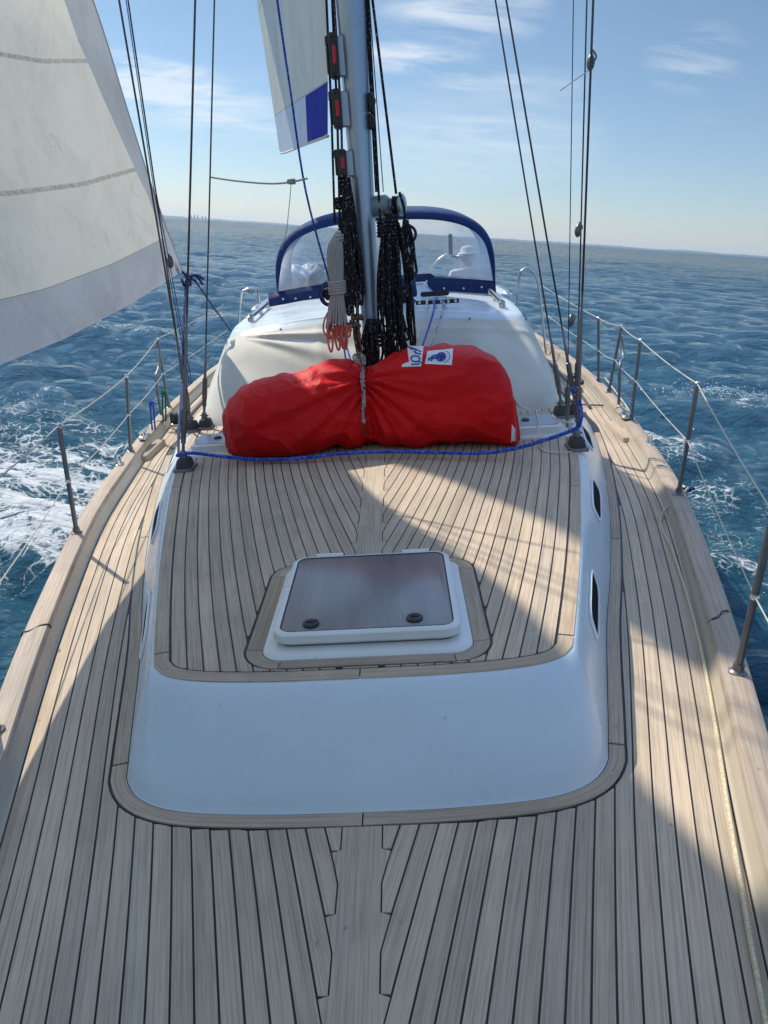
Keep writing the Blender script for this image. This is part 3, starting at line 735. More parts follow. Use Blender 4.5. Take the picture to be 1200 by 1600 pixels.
# grey coil with salmon ends
coilg = thing('rope_coil', aty(526, 362, YR - .05), 'grey rope coil with salmon ends, wrapped and hanging left of the mast', 'rope coil', 'rope coils hanging at the mast')
mb = MB(); ctop = aty(529, 362, YR - .05); waist = aty(527, 450, YR - .05); bot = aty(526, 520, YR - .05)
for k in range(20):
    g = random.Random(40 + k); a = 2 * math.pi * k / 20; cx, cy = math.cos(a), math.sin(a)
    pts = [ctop + [cx * .008, cy * .01, .0], aty(524, 385, YR - .05) + [cx * .038, cy * .03, 0], aty(524, 415, YR - .05) + [cx * .042, cy * .035, 0], waist + [cx * .032, cy * .028, 0],
           aty(526, 480, YR - .05) + [cx * .045, cy * .03, 0], aty(526, 510, YR - .05) + [cx * (.058 + .01 * g.random()), cy * .035, g.uniform(-.02, .02)]]
    tube(mb, smooth_pts(pts, 5), .0068, 6)
make('coil_strands', mb, R_GREY, coilg, smooth='all')
mb = MB(); helix_wrap(mb, waist, (.047, .042), .075, 5, .0085); make('coil_wrapping', mb, R_GREY, coilg, smooth='all'); mb = MB(); helix_wrap(mb, aty(530, 372, YR - .05), (.022, .03), .03, 2, .008); make('coil_wrapping', mb, R_GREY, coilg, smooth='all')
mb = MB()
for k in range(11):
    g = random.Random(70 + k); x0 = -.055 + .011 * k; d = g.uniform(.035, .16); p0 = aty(526, 508, YR - .05) + [x0, g.uniform(-.03, .03), 0]
    tube(mb, smooth_pts([p0, p0 + [-.004, 0, -d * .6], p0 + [.006, 0, -d], p0 + [.018, 0, -d * .95], p0 + [.026, 0, -d * .5], p0 + [.03, 0, .0]], 5), .0062, 6, cap=False)
tube(mb, smooth_pts([aty(517, 480, YR - .05), aty(507, 500, YR - .05), aty(506, 518, YR - .05), aty(516, 530, YR - .05)], 6), .006, 6)
make('coil_ends', mb, R_RED, coilg, smooth='all')
# halyards running up the mast
def line(name, pts, r, m, label, cat='rope', group=None, n=6, sm=False):
    mb = MB(); P = smooth_pts(pts, 6) if sm else pts; tube(mb, P, r, n); o = make(name, mb, m, base=P[0], smooth=True); return tag(o, label, cat, group)
for n, (x0, x1, x2, m_, lb) in enumerate([(510, 518, 523, R_BLACK, 'outermost dark halyard running up left of the mast'), (519, 527, 531, R_BLACK, 'second dark halyard through the rope clutches left of the mast'), (522, 533, 537, R_BROWN, 'innermost brown halyard close to the left side of the mast')]):
    a, b, c = aty(x0, 0, MY - .02), aty(x1, 180, MY - .05), aty(x2, 350, MY - .08)
    line('halyard', [a + (a - b) * 2.2, a, b, c], .0068, m_, lb, 'halyard', 'halyards along the mast')
for n, (x0, x1, y1, r, lb) in enumerate([(572, 588, 300, .008, 'dark halyard lying against the right side of the mast'), (575, 594, 345, .007, 'second dark halyard right of the mast ending in the black coils')]):
    a, b = aty(x0, 0, MY + .0), aty(x1, y1, MY - .06); line('halyard', [a + (a - b) * 1.6, a, b], r, R_BLACK, lb, 'halyard', 'halyards along the mast')
a, b = aty(577, 0, MY + .05), aty(599, 300, MY + .05); line('halyard', [a + (a - b) * 1.6, b], .003, M_WIRE, 'thin wire halyard between the mast and the winch line', 'halyard', 'halyards along the mast')
a, b = aty(582, 0, MY), aty(619, 303, MY - .03); line('halyard', [a + (a - b) * 1.6, b], .0075, R_BLACK, 'dark halyard slanting down onto the mast winch', 'halyard', 'halyards along the mast')
mb = MB()
for k in range(3):
    a_ = [wc + np.array([.05 + .014 * k, -.012 + .046 * math.cos(q), .046 * math.sin(q)]) for q in np.linspace(0, 2 * math.pi, 20)]; tube(mb, a_, .007, 6, cap=False)
o = make('winch_turns', mb, R_BLACK, base=wc, smooth='all'); tag(o, 'turns of dark rope wound on the mast winch', 'rope')
for n, (px, py, h) in enumerate([(580, 160, .10), (580, 190, .08)]):
    c = aty(px, py, MY - .05); mb = MB(); box(mb, c, (.03, .05, h), bev=.008); tube(mb, smooth_pts([c + [.0, -.03, h * .4], c + [.02, -.05, 0], c + [.0, -.03, -h * .4]], 5), .007, 6)
    o = make('cleat', mb, M_BLACK, base=c, smooth=True); tag(o, ['upper', 'lower'][n] + ' black cleat on the right side of the mast', 'cleat', 'cleats on the mast')

# ------------------------------------------------------------------ boom, mainsail, genoa
bt = aty(566, 300, 8.9); mb = MB(); tube(mb, [(-.004, MY + .12, 1.86), (bt[0], 8.9, 1.92)], .055, 14); o = make('boom', mb, M_ALU, base=(0, MY + .12, 1.86), smooth=True); tag(o, 'aluminium boom running aft hidden behind the mast', 'boom')
def sail_mat(name, kind):
    m, t, p, out = mat(name); uv = t.node('ShaderNodeUVMap').outputs[0]; s_ = t.node('ShaderNodeSeparateXYZ', {0: uv}); U, Vv = s_.outputs[0], s_.outputs[1]; oc = t.node('ShaderNodeTexCoord').outputs['Object']
    n = t.noise(oc, 1.3, 7, .65, .8); st = t.noise(t.node('ShaderNodeMapping', {'Vector': oc, 'Rotation': (0, .5, .2), 'Scale': (9, 2, 1.2)}).outputs[0], 1, 6, .7, .5); v2 = t.noise(oc, 9, 6, .7)
    col = (.86, .82, .71); c = t.mix(t.rng(n, .3, .7), tuple(a * .93 for a in col), col); c = t.mix(t.rng(st, .48, .72, 0, .32), c, (.44, .42, .37)); c = t.mix(t.rng(v2, .66, .75, 0, .5), c, (.42, .34, .22))
    cz = t.noise(t.node('ShaderNodeMapping', {'Vector': oc, 'Rotation': (.35, 0, 0), 'Scale': (1, 3.2, .7)}).outputs[0], 1.6, 4, .6, 1.4); crl = t.rng(t.math('ABSOLUTE', t.math('SUBTRACT', cz, .5)), .0, .012, 1, 0); crl = t.math('MULTIPLY', crl, t.rng(t.noise(oc, 2.2, 3), .48, .62)); c = t.mix(t.math('MULTIPLY', crl, .3), c, (.36, .33, .28))
    st = t.math('SUBTRACT', st, t.math('MULTIPLY', crl, .5))
    tfac = .52
    if kind == 'jib':
        band = t.math('MAXIMUM', t.math('LESS_THAN', Vv, .265), t.math('MULTIPLY', t.math('GREATER_THAN', U, 1.2), 1.0))
        # seams: dirty double lines across
        wob = t.math('ADD', Vv, t.math('MULTIPLY', t.math('SUBTRACT', v2, .5), .004))
        seam = None
        for vv in (.76, 1.47, 2.2, 2.95):
            q = t.rng(t.math('ABSOLUTE', t.math('SUBTRACT', wob, vv)), .010, .016, 1, 0); seam = q if seam is None else t.math('MAXIMUM', seam, q)
        q = t.rng(t.math('ABSOLUTE', t.math('SUBTRACT', wob, .265)), .003, .006, .8, 0)
        c = t.mix(t.math('MULTIPLY', seam, t.rng(t.noise(oc, 30, 5, .7), .35, .6, .2, .65)), c, (.27, .22, .17)); c = t.mix(q, c, (.3, .25, .2))
        strip = t.math('LESS_THAN', t.math('SUBTRACT', 1.0, U), t.rng(Vv, .55, 1.6, .012, .045))
        dbl = t.math('MAXIMUM', t.math('LESS_THAN', Vv, .265), strip)
        tf = t.rng(dbl, 0, 1, .74, .48)
        cb_ = t.mix(dbl, c, t.mix(t.rng(st, .35, .7), (.66, .66, .66), (.50, .50, .50)))
    else:
        seam = None
        for vv in (.33, 1.25, 2.2, 3.2):
            q = t.rng(t.math('ABSOLUTE', t.math('SUBTRACT', Vv, vv)), .008, .014, .6, 0); seam = q if seam is None else t.math('MAXIMUM', seam, q)
        c = t.mix(seam, c, (.42, .40, .35))
        foot = t.math('MULTIPLY', t.math('LESS_THAN', Vv, .33), t.math('LESS_THAN', U, .17)); cb_ = t.mix(foot, c, (.01, .03, .36)); 
        cb_ = t.mix(t.math('MULTIPLY', t.math('LESS_THAN', Vv, .33), t.math('GREATER_THAN', U, .17)), cb_, (.72, .76, .82)); tf = t.rng(foot, 0, 1, .56, .5)
    t.l.new(cb_, p.inputs['Base Color']); p.inputs['Roughness'].default_value = .6; p.inputs['Specular IOR Level'].default_value = .2
    bump(t, p, t.math('ADD', t.noise(oc, 5, 6, .6, 1.0), t.math('MULTIPLY', st, 1.2)), .7, .03)
    tr = t.node('ShaderNodeBsdfTranslucent', {0: cb_}); ms = t.node('ShaderNodeMixShader', {0: tf, 1: p.outputs[0], 2: tr.outputs[0]}); t.l.new(ms.outputs[0], out.inputs[0])
    return m
def sail(name, luff, leech, foot_dev, belly, mtl, thing_, NUs=60, NVs=90, scale_u=1.0):
    """luff/leech: points bottom->top; foot_dev(u)->xyz deviation of the foot from its chord"""
    Lf = np.array(smooth_pts(luff, 12)); Le = np.array(smooth_pts(leech, 12))
    def rs(P):
        s = np.r_[0, np.cumsum(np.linalg.norm(np.diff(P, axis=0), axis=1))]; q = s[-1] * np.linspace(0, 1, NVs) ** 1.5
        return np.c_[[np.interp(q, s, P[:, k]) for k in range(3)]].T, q
    Lf, _ = rs(Lf); Le, dv = rs(Le); V = []; UV = []
    for j in range(NVs):
        v = j / (NVs - 1); vv = v ** 1.5; ch = np.linalg.norm(Le[j] - Lf[j]) / np.linalg.norm(Le[0] - Lf[0])
        for i in range(NUs):
            u = i / (NUs - 1); p = Lf[j] * (1 - u) + Le[j] * u + foot_dev(u) * ch * (1 - vv) ** 1.0 + belly * math.sin(math.pi * u) * min(1, vv * 6) * ch * .5
            V.append(p); UV.append((u, dv[j]))
    mb = MB(); mb.add(V, grid_faces(NVs, NUs)); o = make(name, mb, mtl, thing_, smooth='all')
    uvl = o.data.uv_layers.new(name='UVMap'); li = np.empty(len(o.data.loops), int); o.data.loops.foreach_get('vertex_index', li); uvl.data.foreach_set('uv', np.array(UV, float)[li].ravel()); return o
clew = aty(285, 424, 5.85)
gen = thing('genoa', (0, -2.3, .3), 'stained cream genoa with grey foot band, sheeted out at the upper left', 'sail')
leech = [clew, aty(240, 300, 5.9), aty(200, 175, 5.95), aty(145, 0, 5.98), (-1.93, 5.6, 3.9), (-2.02, 5.35, 4.8), (-2.35, 5.2, 5.9), (-2.3, 4.6, 7.2), (-1.7, 3.6, 9.5), (-.7, 2.9, 12), (0, 2.6, 13.8)]
luff = [(0, -2.4, .35), (0, -1.4, 3.0), (0, .2, 7.0), (0, 2.5, 13.6)]
ft_known = [aty(0, 570, 3.35), aty(100, 530, 4.05), aty(200, 478, 4.95)]
tk = np.array(luff[0]); uu = [0, .2, .36, .55]; pts_f = [(tk, 0.0)]
def proj_u(p): d = np.array(clew) - tk; return float((p - tk).dot(d) / d.dot(d))
knots = [(0, np.zeros(3))]
for p in [np.array((-.95, .3, .52)), np.array((-1.32, 1.55, .72)), np.array((-1.5, 2.4, .86))] + ft_known:
    u = proj_u(p); knots.append((u, p - (tk + (np.array(clew) - tk) * u)))
knots.append((1, np.zeros(3))); ku = [k[0] for k in knots]; kd = np.array([k[1] for k in knots])
def foot_dev_g(u): return np.array([np.interp(u, ku, kd[:, k]) for k in range(3)])
sail('sail_cloth', luff, leech, foot_dev_g, np.array([-.9, 0, 0]), sail_mat('genoa_cloth', 'jib'), gen, 110, 120)
mb = MB(); cl = np.array(clew); lathe(mb, cl + [-.03, -.05, .03], [(.035, -.006), (.04, 0), (.035, .006)], (1, .3, 0), 16); make('clew_ring', mb, M_STEEL, gen, smooth=True)
mb = MB(); tube(mb, smooth_pts([np.array(q) for q in leech], 8), .006, 5); make('leech_line', mb, R_WHITE, gen, smooth='all')
mains = thing('mainsail', (0, MY, 2.0), 'cream mainsail with blue and white foot panel set behind the mast', 'sail')
mcl = aty(437, 236, 8.8)
def shadow_tgt(x, y, h): return (x - .55 * h, y + .67 * h, .27 + h)
mleech = [mcl, aty(428, 175, 8.8), aty(414, 85, 8.78), aty(401, 0, 8.75), aty(391, -70, 8.7), aty(378, -150, 8.65), shadow_tgt(-.02, 4.30, 6.4), shadow_tgt(.40, 3.45, 6.8), shadow_tgt(.75, 2.85, 7.2), shadow_tgt(1.05, 2.2, 7.6), (-2.6, 6.7, 9.6), (-1.2, 5.8, 12), (0, 5.0, 14)]  # unseen upper leech is shaped to throw its shadow across the coachroof
mluff = [(-.19, MY + .15, 1.99), (-.15, MY + .15, 2.5), (-.05, MY + .14, 4), (0, MY + .12, 9), (0, MY + .12, 14.2)]
sail('sail_cloth', mluff, mleech, lambda u: np.array([-.10, 0, -.05]) * math.sin(math.pi * u), np.array([-.12, 0, 0]), sail_mat('mainsail_cloth', 'main'), mains, 50, 100)
mb = MB(); tube(mb, smooth_pts([(-.19, MY + .15, 1.98)] + [np.array([-.19, MY + .15, 1.99]) * (1 - u) + mcl * u + np.array([-.10, 0, -.05]) * math.sin(math.pi * u) for u in (.2, .4, .6, .8, 1)], 6), .008, 6); make('foot_rope', mb, R_WHITE, mains, smooth='all')

# ------------------------------------------------------------------ red bag
XS = [-.86, -.80, -.70, -.58, -.42, -.25, -.09, .02, .12, .24, .42, .58, .71, .78, .81]
ZT = [.52, .59, .655, .70, .73, .74, .728, .715, .755, .795, .815, .80, .735, .63, .50]
DY = [.14, .21, .26, .28, .28, .265, .245, .235, .26, .285, .295, .29, .26, .21, .10]
YM = [4.24, 4.20, 4.17, 4.18, 4.22, 4.28, 4.30, 4.31, 4.30, 4.28, 4.26, 4.24, 4.20, 4.17, 4.15]
bag = thing('canvas_bag', (0, 4.25, .27), 'big red canvas bag lashed across the deck in front of the mast', 'bag')
NX, NA = 420, 180
xsv = np.concatenate([np.linspace(-.868, .82, NX)]); V = np.zeros((NX, NA, 3))
ang = np.linspace(0, 2 * math.pi, NA, endpoint=False)
from mathutils import noise as mnoise
for i, x in enumerate(xsv):
    xx = min(max(x, XS[0]), XS[-1]); zt = np.interp(xx, XS, ZT); dy = np.interp(xx, XS, DY); ym = np.interp(xx, XS, YM)
    for q in (-.02, .02): zt += .5 * (np.interp(xx + q, XS, ZT) - np.interp(xx, XS, ZT)) * .5
    if i == 0 or i == NX - 1: dy *= .25; zt = .27 + (zt - .27) * .6
    zb = .272 + (.05 if i == 0 else 0); zc2 = (zt + zb) / 2; hz = (zt - zb) / 2
    wz = math.exp(-((x - (-.035)) / .05) ** 2)
    for j, a in enumerate(ang):
        c, s = math.cos(a), math.sin(a); ex = .82
        y = ym + dy * (abs(c) ** ex) * (1 if c > 0 else -1); z = zc2 + hz * (abs(s) ** (.78)) * (1 if s > 0 else -1)
        # creases fan out of the lashing; low folds near the left neck; random drape
        dxw = x + .035; vz = (z - .68 + .10 * abs(dxw)); r_ = math.hypot(dxw, vz) + .02; th = math.atan2(vz, abs(dxw) + .02)
        fold = (.017 * math.sin(th * 15 + (1 if dxw > 0 else 2.3) + 3 * mnoise.noise((x * 2, z * 2, 0))) + .009 * math.sin(th * 31 + 2 * mnoise.noise((x * 4, z * 3, 5)))) * math.exp(-r_ / .40) * min(1, r_ / .06)
        neck = .007 * math.sin(z * 95 + 4 * mnoise.noise((x * 5, z * 5, 3))) * math.exp(-((x + .86) / .10) ** 2)
        big = .028 * mnoise.noise((x * 3.1, z * 4.2 + 7, y * 3)) ; rid = 1 - abs(mnoise.noise((x * 3.5 + z * 5, z * 6 - x * 2.5, y * 2 + 9))) * 2; big += .013 * max(0, rid) ** 3
        d1 = 1 - abs(mnoise.noise((x * 7 - z * 3, z * 4 + 3, y * 4 + 1))) * 2; big += .006 * max(0, d1) ** 2
        d2 = 1 - abs(mnoise.noise((x * 6 + z * 16, z * 9 - x * 5, y * 3 + 4))) * 2; big += .003 * max(0, d2) ** 5; big += .007 * math.sin(th * 10 + (0 if dxw > 0 else 1.7) + 2.5 * mnoise.noise((x * 2.2, z * 2.2, 8))) * math.exp(-((r_ - .42) / .22) ** 2)
        side = .008 * math.sin((z - x) * 26) * math.exp(-((x - .80) / .1) ** 2)
        d = fold + neck + big + side - .032 * wz * (1.0 if s > -.6 else .3)
        nrm = np.array([0, c, s * 1.1]); nrm /= np.linalg.norm(nrm); p = np.array([x, y, z]) + nrm * d
        p[0] += .02 * math.sin(z * 9) * (1 if x > .6 else 0) * (x - .6) / .28
        p[2] = max(p[2], .2725 + .0); V[i, j] = p
mb = MB(); mb.add(V.reshape(-1, 3).tolist(), grid_faces(NX, NA, True) + [tuple(range(NA))[::-1], tuple(range((NX - 1) * NA, NX * NA))]); bagmesh = make('bag_cloth', mb, M_BAG, bag, smooth='all')
from mathutils.bvhtree import BVHTree
_bvh = BVHTree.FromPolygons([tuple(p) for p in V.reshape(-1, 3).tolist()], [tuple(f) for f in grid_faces(NX, NA, True)])
BV = V.reshape(-1, 3).copy()
def bag_surf(px, py):
    h = _bvh.ray_cast(Vector(EYE), Vector(_n(R_BOAT @ _ray(px, py))))
    return np.array(h[0]) if h[0] is not None else bag_near(px, py)
def bag_near(px, py):
    """nearest bag vertex along the sight of that spot"""
    d = _n(R_BOAT @ _ray(px, py)); P = BV - EYE; t = P @ d; dist = np.linalg.norm(P - t[:, None] * d, axis=1); c = np.where(dist < .012)[0]
    if len(c) == 0: c = np.argsort(dist)[:3]
    k = c[np.argmin(t[c])]; return P[k] + EYE
def lift(p, o=.006): d = _n(EYE - p); return p + (d * .7 + np.array([0, 0, .5])) * o
# lashing down the front
mb = MB(); pts = [aty(560, 556, 4.42)] + [lift(bag_surf(x, y), .012) for x, y in [(565, 575), (565, 590), (566, 605), (567, 620), (567, 640), (568, 660)]]
tube(mb, smooth_pts(pts, 5), .0085, 8); tube(mb, smooth_pts([p + np.array([.011, .0, .0]) for p in pts[:-1]], 5), .006, 8)
lathe(mb, pts[-1], [(.012, -.012), (.014, 0), (.012, .014)], (0, 0, 1), 10)
for dx in (-.03, .02, .035, -.015): tube(mb, smooth_pts([pts[0] + [0, 0, .02], pts[0] + [dx, -.03, .0], pts[1] + [dx * .6, -.02, .02], pts[1] + [0, 0, 0]], 5), .006, 6)
o = make('lashing_rope', mb, R_STRAP, base=pts[0], smooth='all'); tag(o, 'short flecked lashing rope down the front middle of the red bag', 'rope')
mb = MB(); pts2 = [lift(bag_surf(x, y), .003) for x, y in [(568, 662), (571, 680), (576, 698), (582, 706)]]; tube(mb, smooth_pts(pts2, 4), .005, 6); o = make('lashing_tail', mb, R_BROWN, base=pts2[0], smooth='all'); tag(o, 'dark brown tail of the lashing below it on the red bag', 'rope')
# white patches sewn on the bag
def patch(name, quad, nu, nv, mtl, lift_=.004):
    q = [np.array(a, float) for a in quad]; VV = []
    for j in range(nv + 1):
        for i in range(nu + 1):
            s, t = i / nu, j / nv; p = q[0] * (1 - s) * (1 - t) + q[1] * s * (1 - t) + q[2] * s * t + q[3] * (1 - s) * t
            VV.append(lift(bag_surf(*p), lift_))
    mb = MB(); mb.add(VV, [f[::-1] for f in grid_faces(nv + 1, nu + 1)]); return mb, VV
q1 = [(636, 541), (662, 541), (658, 573), (640, 571)]; q2 = [(668, 549), (708, 545), (706, 571), (664, 569)]
def at_quad(q, s, t):
    q = [np.array(a, float) for a in q]; p = q[0] * (1 - s) * (1 - t) + q[1] * s * (1 - t) + q[2] * s * t + q[3] * (1 - s) * t; return lift(bag_surf(*p), .0085)
mb, _ = patch('p', q1, 12, 12, M_PATCH); mb.add(*[(_v, _f) for _v, _f in [(patch('p', [(628, 570), (645, 563), (657, 573), (628, 574)], 6, 6, M_PATCH)[0].v, patch('p', [(628, 570), (645, 563), (657, 573), (628, 574)], 6, 6, M_PATCH)[0].f)]][0]); pa = make('lettered_patch', mb, M_PATCH, bag, smooth='all')
# letters 'A', 'Q', 'I' turned a quarter (read upwards), built as strokes
def strokes(q, segs, r, name, parent):
    mb = MB()
    for sg in segs: tube(mb, [at_quad(q, s, t) for s, t in sg], r, 5)
    make(name, mb, M_PRINT, parent, smooth='all')
strokes(q1, [[(.88, .30), (.5, .18), (.12, .08)], [(.12, .08), (.5, .36), (.88, .42)][::-1], [(.52, .17), (.52, .37)]], .0034, 'letter', pa)
strokes(q1, [[(.5 + .34 * math.cos(a), .66 + .15 * math.sin(a)) for a in np.linspace(0, 2 * math.pi, 13)], [(.72, .75), (.98, .84)]], .0034, 'letter', pa)
strokes(q1, [[(.15, .97), (.85, .90)]], .0034, 'letter', pa)
mb, _ = patch('p', q2, 16, 12, M_PATCH); pb = make('emblem_patch', mb, M_PATCH, bag, smooth='all')
strokes(q2, [[(.56 + .17 * math.cos(a), .5 + .27 * math.sin(a)) for a in np.linspace(0, 2 * math.pi, 15)], [(.42, .45), (.7, .45)], [(.42, .6), (.7, .55)], [(.5, .3), (.62, .72)], [(.62, .3), (.55, .7)], [(.56, .35), (.56, .65)]], .0036, 'emblem', pb)
strokes(q2, [[(.08, .62), (.22, .56), (.40, .50)], [(.10, .75), (.25, .40), (.38, .35)], [(.2, .78), (.3, .55), (.45, .62)]], .0030, 'emblem_tail', pb)
strokes(q2, [[(.60 + .30 * math.cos(a), .5 + .40 * math.sin(a)) for a in np.linspace(-1.2, 1.2, 10)]], .0015, 'emblem_arc', pb)
mb, _ = patch('p', [(800, 664), (806, 672), (806, 706), (797, 716)], 3, 8, M_PATCH, .006); make('white_edge', mb, M_PATCH, bag, smooth='all')
# seams of stitching
mb = MB()
for pts_ in ([(395, 600), (392, 640), (398, 690), (400, 712)], [(404, 598), (401, 640), (407, 690)]): tube(mb, smooth_pts([lift(bag_surf(*p), .001) for p in pts_], 6), .0022, 5)
make('stitching', mb, simple('dark_red_thread', (.36, .006, .01), .7), bag)

# ------------------------------------------------------------------ small deck hatches beside the bag
def small_hatch(cx, cy, hx, hy, label, rot=0.0):
    t = thing('deck_hatch', (cx, cy, ROOF_Z), label, 'hatch', 'small hatches beside the bag')
    def R(pts, z): c, s = math.cos(rot), math.sin(rot); return [(cx + (x - cx) * c - (y - cy) * s, cy + (x - cx) * s + (y - cy) * c, z) for x, y in pts]
    mb = MB(); loft(mb, [R(rrect(cx, cy, hx + .05, hy + .05, .06), ROOF_Z - .004), R(rrect(cx, cy, hx + .045, hy + .045, .06), ROOF_Z + .008), R(rrect(cx, cy, hx + .02, hy + .02, .05), ROOF_Z + .014)]); make('flange', mb, M_HATCHW, t, smooth=True)
    mb = MB(); loft(mb, [R(rrect(cx, cy, hx, hy, .04), ROOF_Z + .01), R(rrect(cx, cy, hx, hy, .04), ROOF_Z + .05), R(rrect(cx, cy, hx - .01, hy - .01, .035), ROOF_Z + .058)]); make('frame', mb, M_HATCHW, t, smooth=True)
    mb = MB(); loft(mb, [R(rrect(cx, cy, hx - .022, hy - .022, .03), ROOF_Z + .05), R(rrect(cx, cy, hx - .022, hy - .022, .03), ROOF_Z + .061)]); make('pane', mb, simple('hatch_blue_grey', (.30, .34, .36), .25), t, smooth=True)
    mb = MB(); lathe(mb, (cx - .03, cy, ROOF_Z + .061), [(.024, 0), (.024, .006), (.016, .012)]); make('handle', mb, M_BLACK, t, smooth=True)
small_hatch(-.93, 4.33, .17, .14, 'small grey deck hatch half under the left end of the red bag'); small_hatch(.93, 4.36, .17, .15, 'small grey deck hatch at the right end of the red bag')

# ------------------------------------------------------------------ main foredeck hatch
fh = thing('foredeck_hatch', (HC[0], HC[1], ROOF_Z), 'large square hatch with smoked lid and white frame in the middle of the coachroof', 'hatch')
z0 = ROOF_Z
def HR(hx, hy, r, z, cx=HC[0], cy=HC[1]): return [(x, y, z) for x, y in rrect(cx, cy, hx, hy, r, 8)]
mb = MB(); loft(mb, [HR(.320, .323, .064, z0 - .005), HR(.320, .323, .064, z0 + .004), HR(.316, .318, .062, z0 + .010), HR(.306, .308, .056, z0 + .015), HR(.286, .290, .05, z0 + .018), HR(.270, .275, .04, z0 + .019)]); make('flange', mb, M_HATCHW, fh, smooth=True)
mb = MB(); loft(mb, [HR(.266, .268, .045, z0 + .014), HR(.266, .268, .045, z0 + .030), HR(.282, .284, .05, z0 + .032), HR(.286, .288, .05, z0 + .038), HR(.284, .286, .05, z0 + .060), HR(.276, .278, .045, z0 + .066), HR(.266, .268, .038, z0 + .066), HR(.264, .266, .036, z0 + .062)], cap1=False); make('lid_frame', mb, M_HATCHW, fh, smooth=True)
mb = MB(); loft(mb, [HR(.2635, .2655, .036, z0 + .050), HR(.2635, .2655, .036, z0 + .062), HR(.260, .262, .034, z0 + .0645)]); make('lid_pane', mb, M_ACRYL, fh, smooth=True)
mb = MB(); tube(mb, [(x, y, z0 + .065) for x, y in rrect(HC[0], HC[1], .2645, .2665, .036, 8)] + [(HC[0] + .2645, HC[1] + .23, z0 + .065)], .0022, 4); make('lid_seal', mb, M_BLACK, fh)
mb = MB(); tube(mb, [(x, y, z0 + .017) for x, y in rrect(HC[0], HC[1], .269, .271, .045, 8)] + [(HC[0] + .269, HC[1] + .226, z0 + .017)], .004, 5); make('gasket', mb, simple('stained_gasket', (.16, .11, .06), .7, bmp=.4), fh)
for px, py in ((486, 976), (648, 967)):
    p = at(px, py, z0 + .065); mb = MB(); lathe(mb, p, [(.025, 0), (.026, .004), (.024, .008), (.016, .011), (.010, .0105)], n=24); box(mb, p + [0, 0, .011], (.03, .008, .006), bev=.002); make('handle', mb, M_BLACK, fh, smooth=True)
mb = MB(); yb = HC[1] + .30
box(mb, (HC[0] - .03, yb, z0 + .036), (.36, .012, .03), bev=.004)
make('hinge_bar', mb, M_WHITE, fh)
for x in (-.155, .165):
    mb = MB(); box(mb, (HC[0] + x, yb + .008, z0 + .040), (.085, .028, .034), bev=.006); tube(mb, [(HC[0] + x - .05, yb + .012, z0 + .052), (HC[0] + x + .05, yb + .012, z0 + .052)], .009, 10); make('hinge', mb, M_WHITE, fh, smooth=True)

# ------------------------------------------------------------------ standing rigging
def chainplate(c, label, s=1.0):
    c = np.array(c, float); t = thing('chainplate', c, label, 'chainplate', 'chainplates on the coachroof edges')
    mb = MB(); loft(mb, [[(x, y, c[2] + h) for x, y in rrect(c[0], c[1], .055 * s * k, .075 * s * k, .02 * s, 4)] for h, k in ((-.002, 1.0), (.012, 1.0), (.016, .96))]); make('base_plate', mb, M_DSTEEL, t, smooth=True)
    mb = MB(); loft(mb, [[(x, y, c[2] + h) for x, y in rrect(c[0], c[1], .042 * s * k, .060 * s * k, .02 * s, 4)] for h, k in ((.012, 1.0), (.05, .86), (.062, .70))]); make('boot', mb, M_RUBBER, t, smooth=True)
    mb = MB(); lathe(mb, c + [0, 0, .06], [(.02, 0), (.02, .03), (.012, .045)], (0, 0, 1), 12); tube(mb, [c + [-.028, 0, .085], c + [.028, 0, .085]], .006, 8); make('toggle', mb, M_DSTEEL, t, smooth=True)
    return c + [0, 0, .09]
def stay(foot, pxtop, ytop, label, tb=.36, r=.0045, up=2.0, top_to=None):
    foot = np.array(foot, float); top = aty(pxtop, 0, ytop); d = _n(top - foot); L = np.linalg.norm(top - foot)
    t = thing('shroud', foot, label, 'shroud', 'shrouds of the mast')
    mb = MB(); tube(mb, [foot + d * tb * .9, foot + d * (L + up)], r, 8); make('wire', mb, M_WIRE, t, smooth='all')
    mb = MB(); tube(mb, [foot, foot + d * .05, foot + d * .055, foot + d * .10, foot + d * .105, foot + d * .24, foot + d * .245, foot + d * tb, foot + d * (tb + .004), foot + d * (tb + .13)], [.009, .009, .014, .014, .0165, .0165, .010, .009, .0075, .0055], 10); make('turnbuckle', mb, M_DSTEEL, t, smooth=True)
cpL1 = chainplate(at(290, 732, ROOF_Z), 'single chainplate nearest the camera on the left coachroof edge'); cpR1 = chainplate(at(901, 700, ROOF_Z), 'single chainplate nearest the camera on the right coachroof edge')
cpL2 = chainplate(at(300, 672, ROOF_Z), 'outer chainplate of the left pair behind the nearest one'); cpL3 = chainplate(at(322, 668, ROOF_Z), 'inner chainplate of the left pair beside the cream cover')
cpR2 = chainplate(at(876, 650, ROOF_Z), 'inner chainplate of the right pair beside the cream cover'); cpR3 = chainplate(at(897, 648, ROOF_Z), 'outer chainplate of the right pair at the coachroof edge')
stay(cpL1, 305, 4.3, 'near left lower shroud rising from the nearest chainplate and leaning inward', .62, .0058)
stay(cpL2, 186, 4.6, 'left cap shroud crossing in front of the genoa, outermost and thickest', .42, .0058); stay(cpL2 + [-.02, .03, 0], 200, 4.7, 'left intermediate shroud close beside the cap shroud, one strand inward', .42, .0045)
stay(cpL3, 335, 5.2, 'left aft lower shroud, upright wire next to the cream cover', .34, .0052)
stay(cpR1, 927, 4.1, 'near right shroud rising from the nearest right chainplate, farthest right of all', .60, .0058)
stay(cpR2, 774, 4.9, 'inner right lower shroud leaning farthest toward the mast', .36, .005); stay(cpR3, 791, 5.05, 'second inner right shroud leaning toward the mast', .36, .0058)
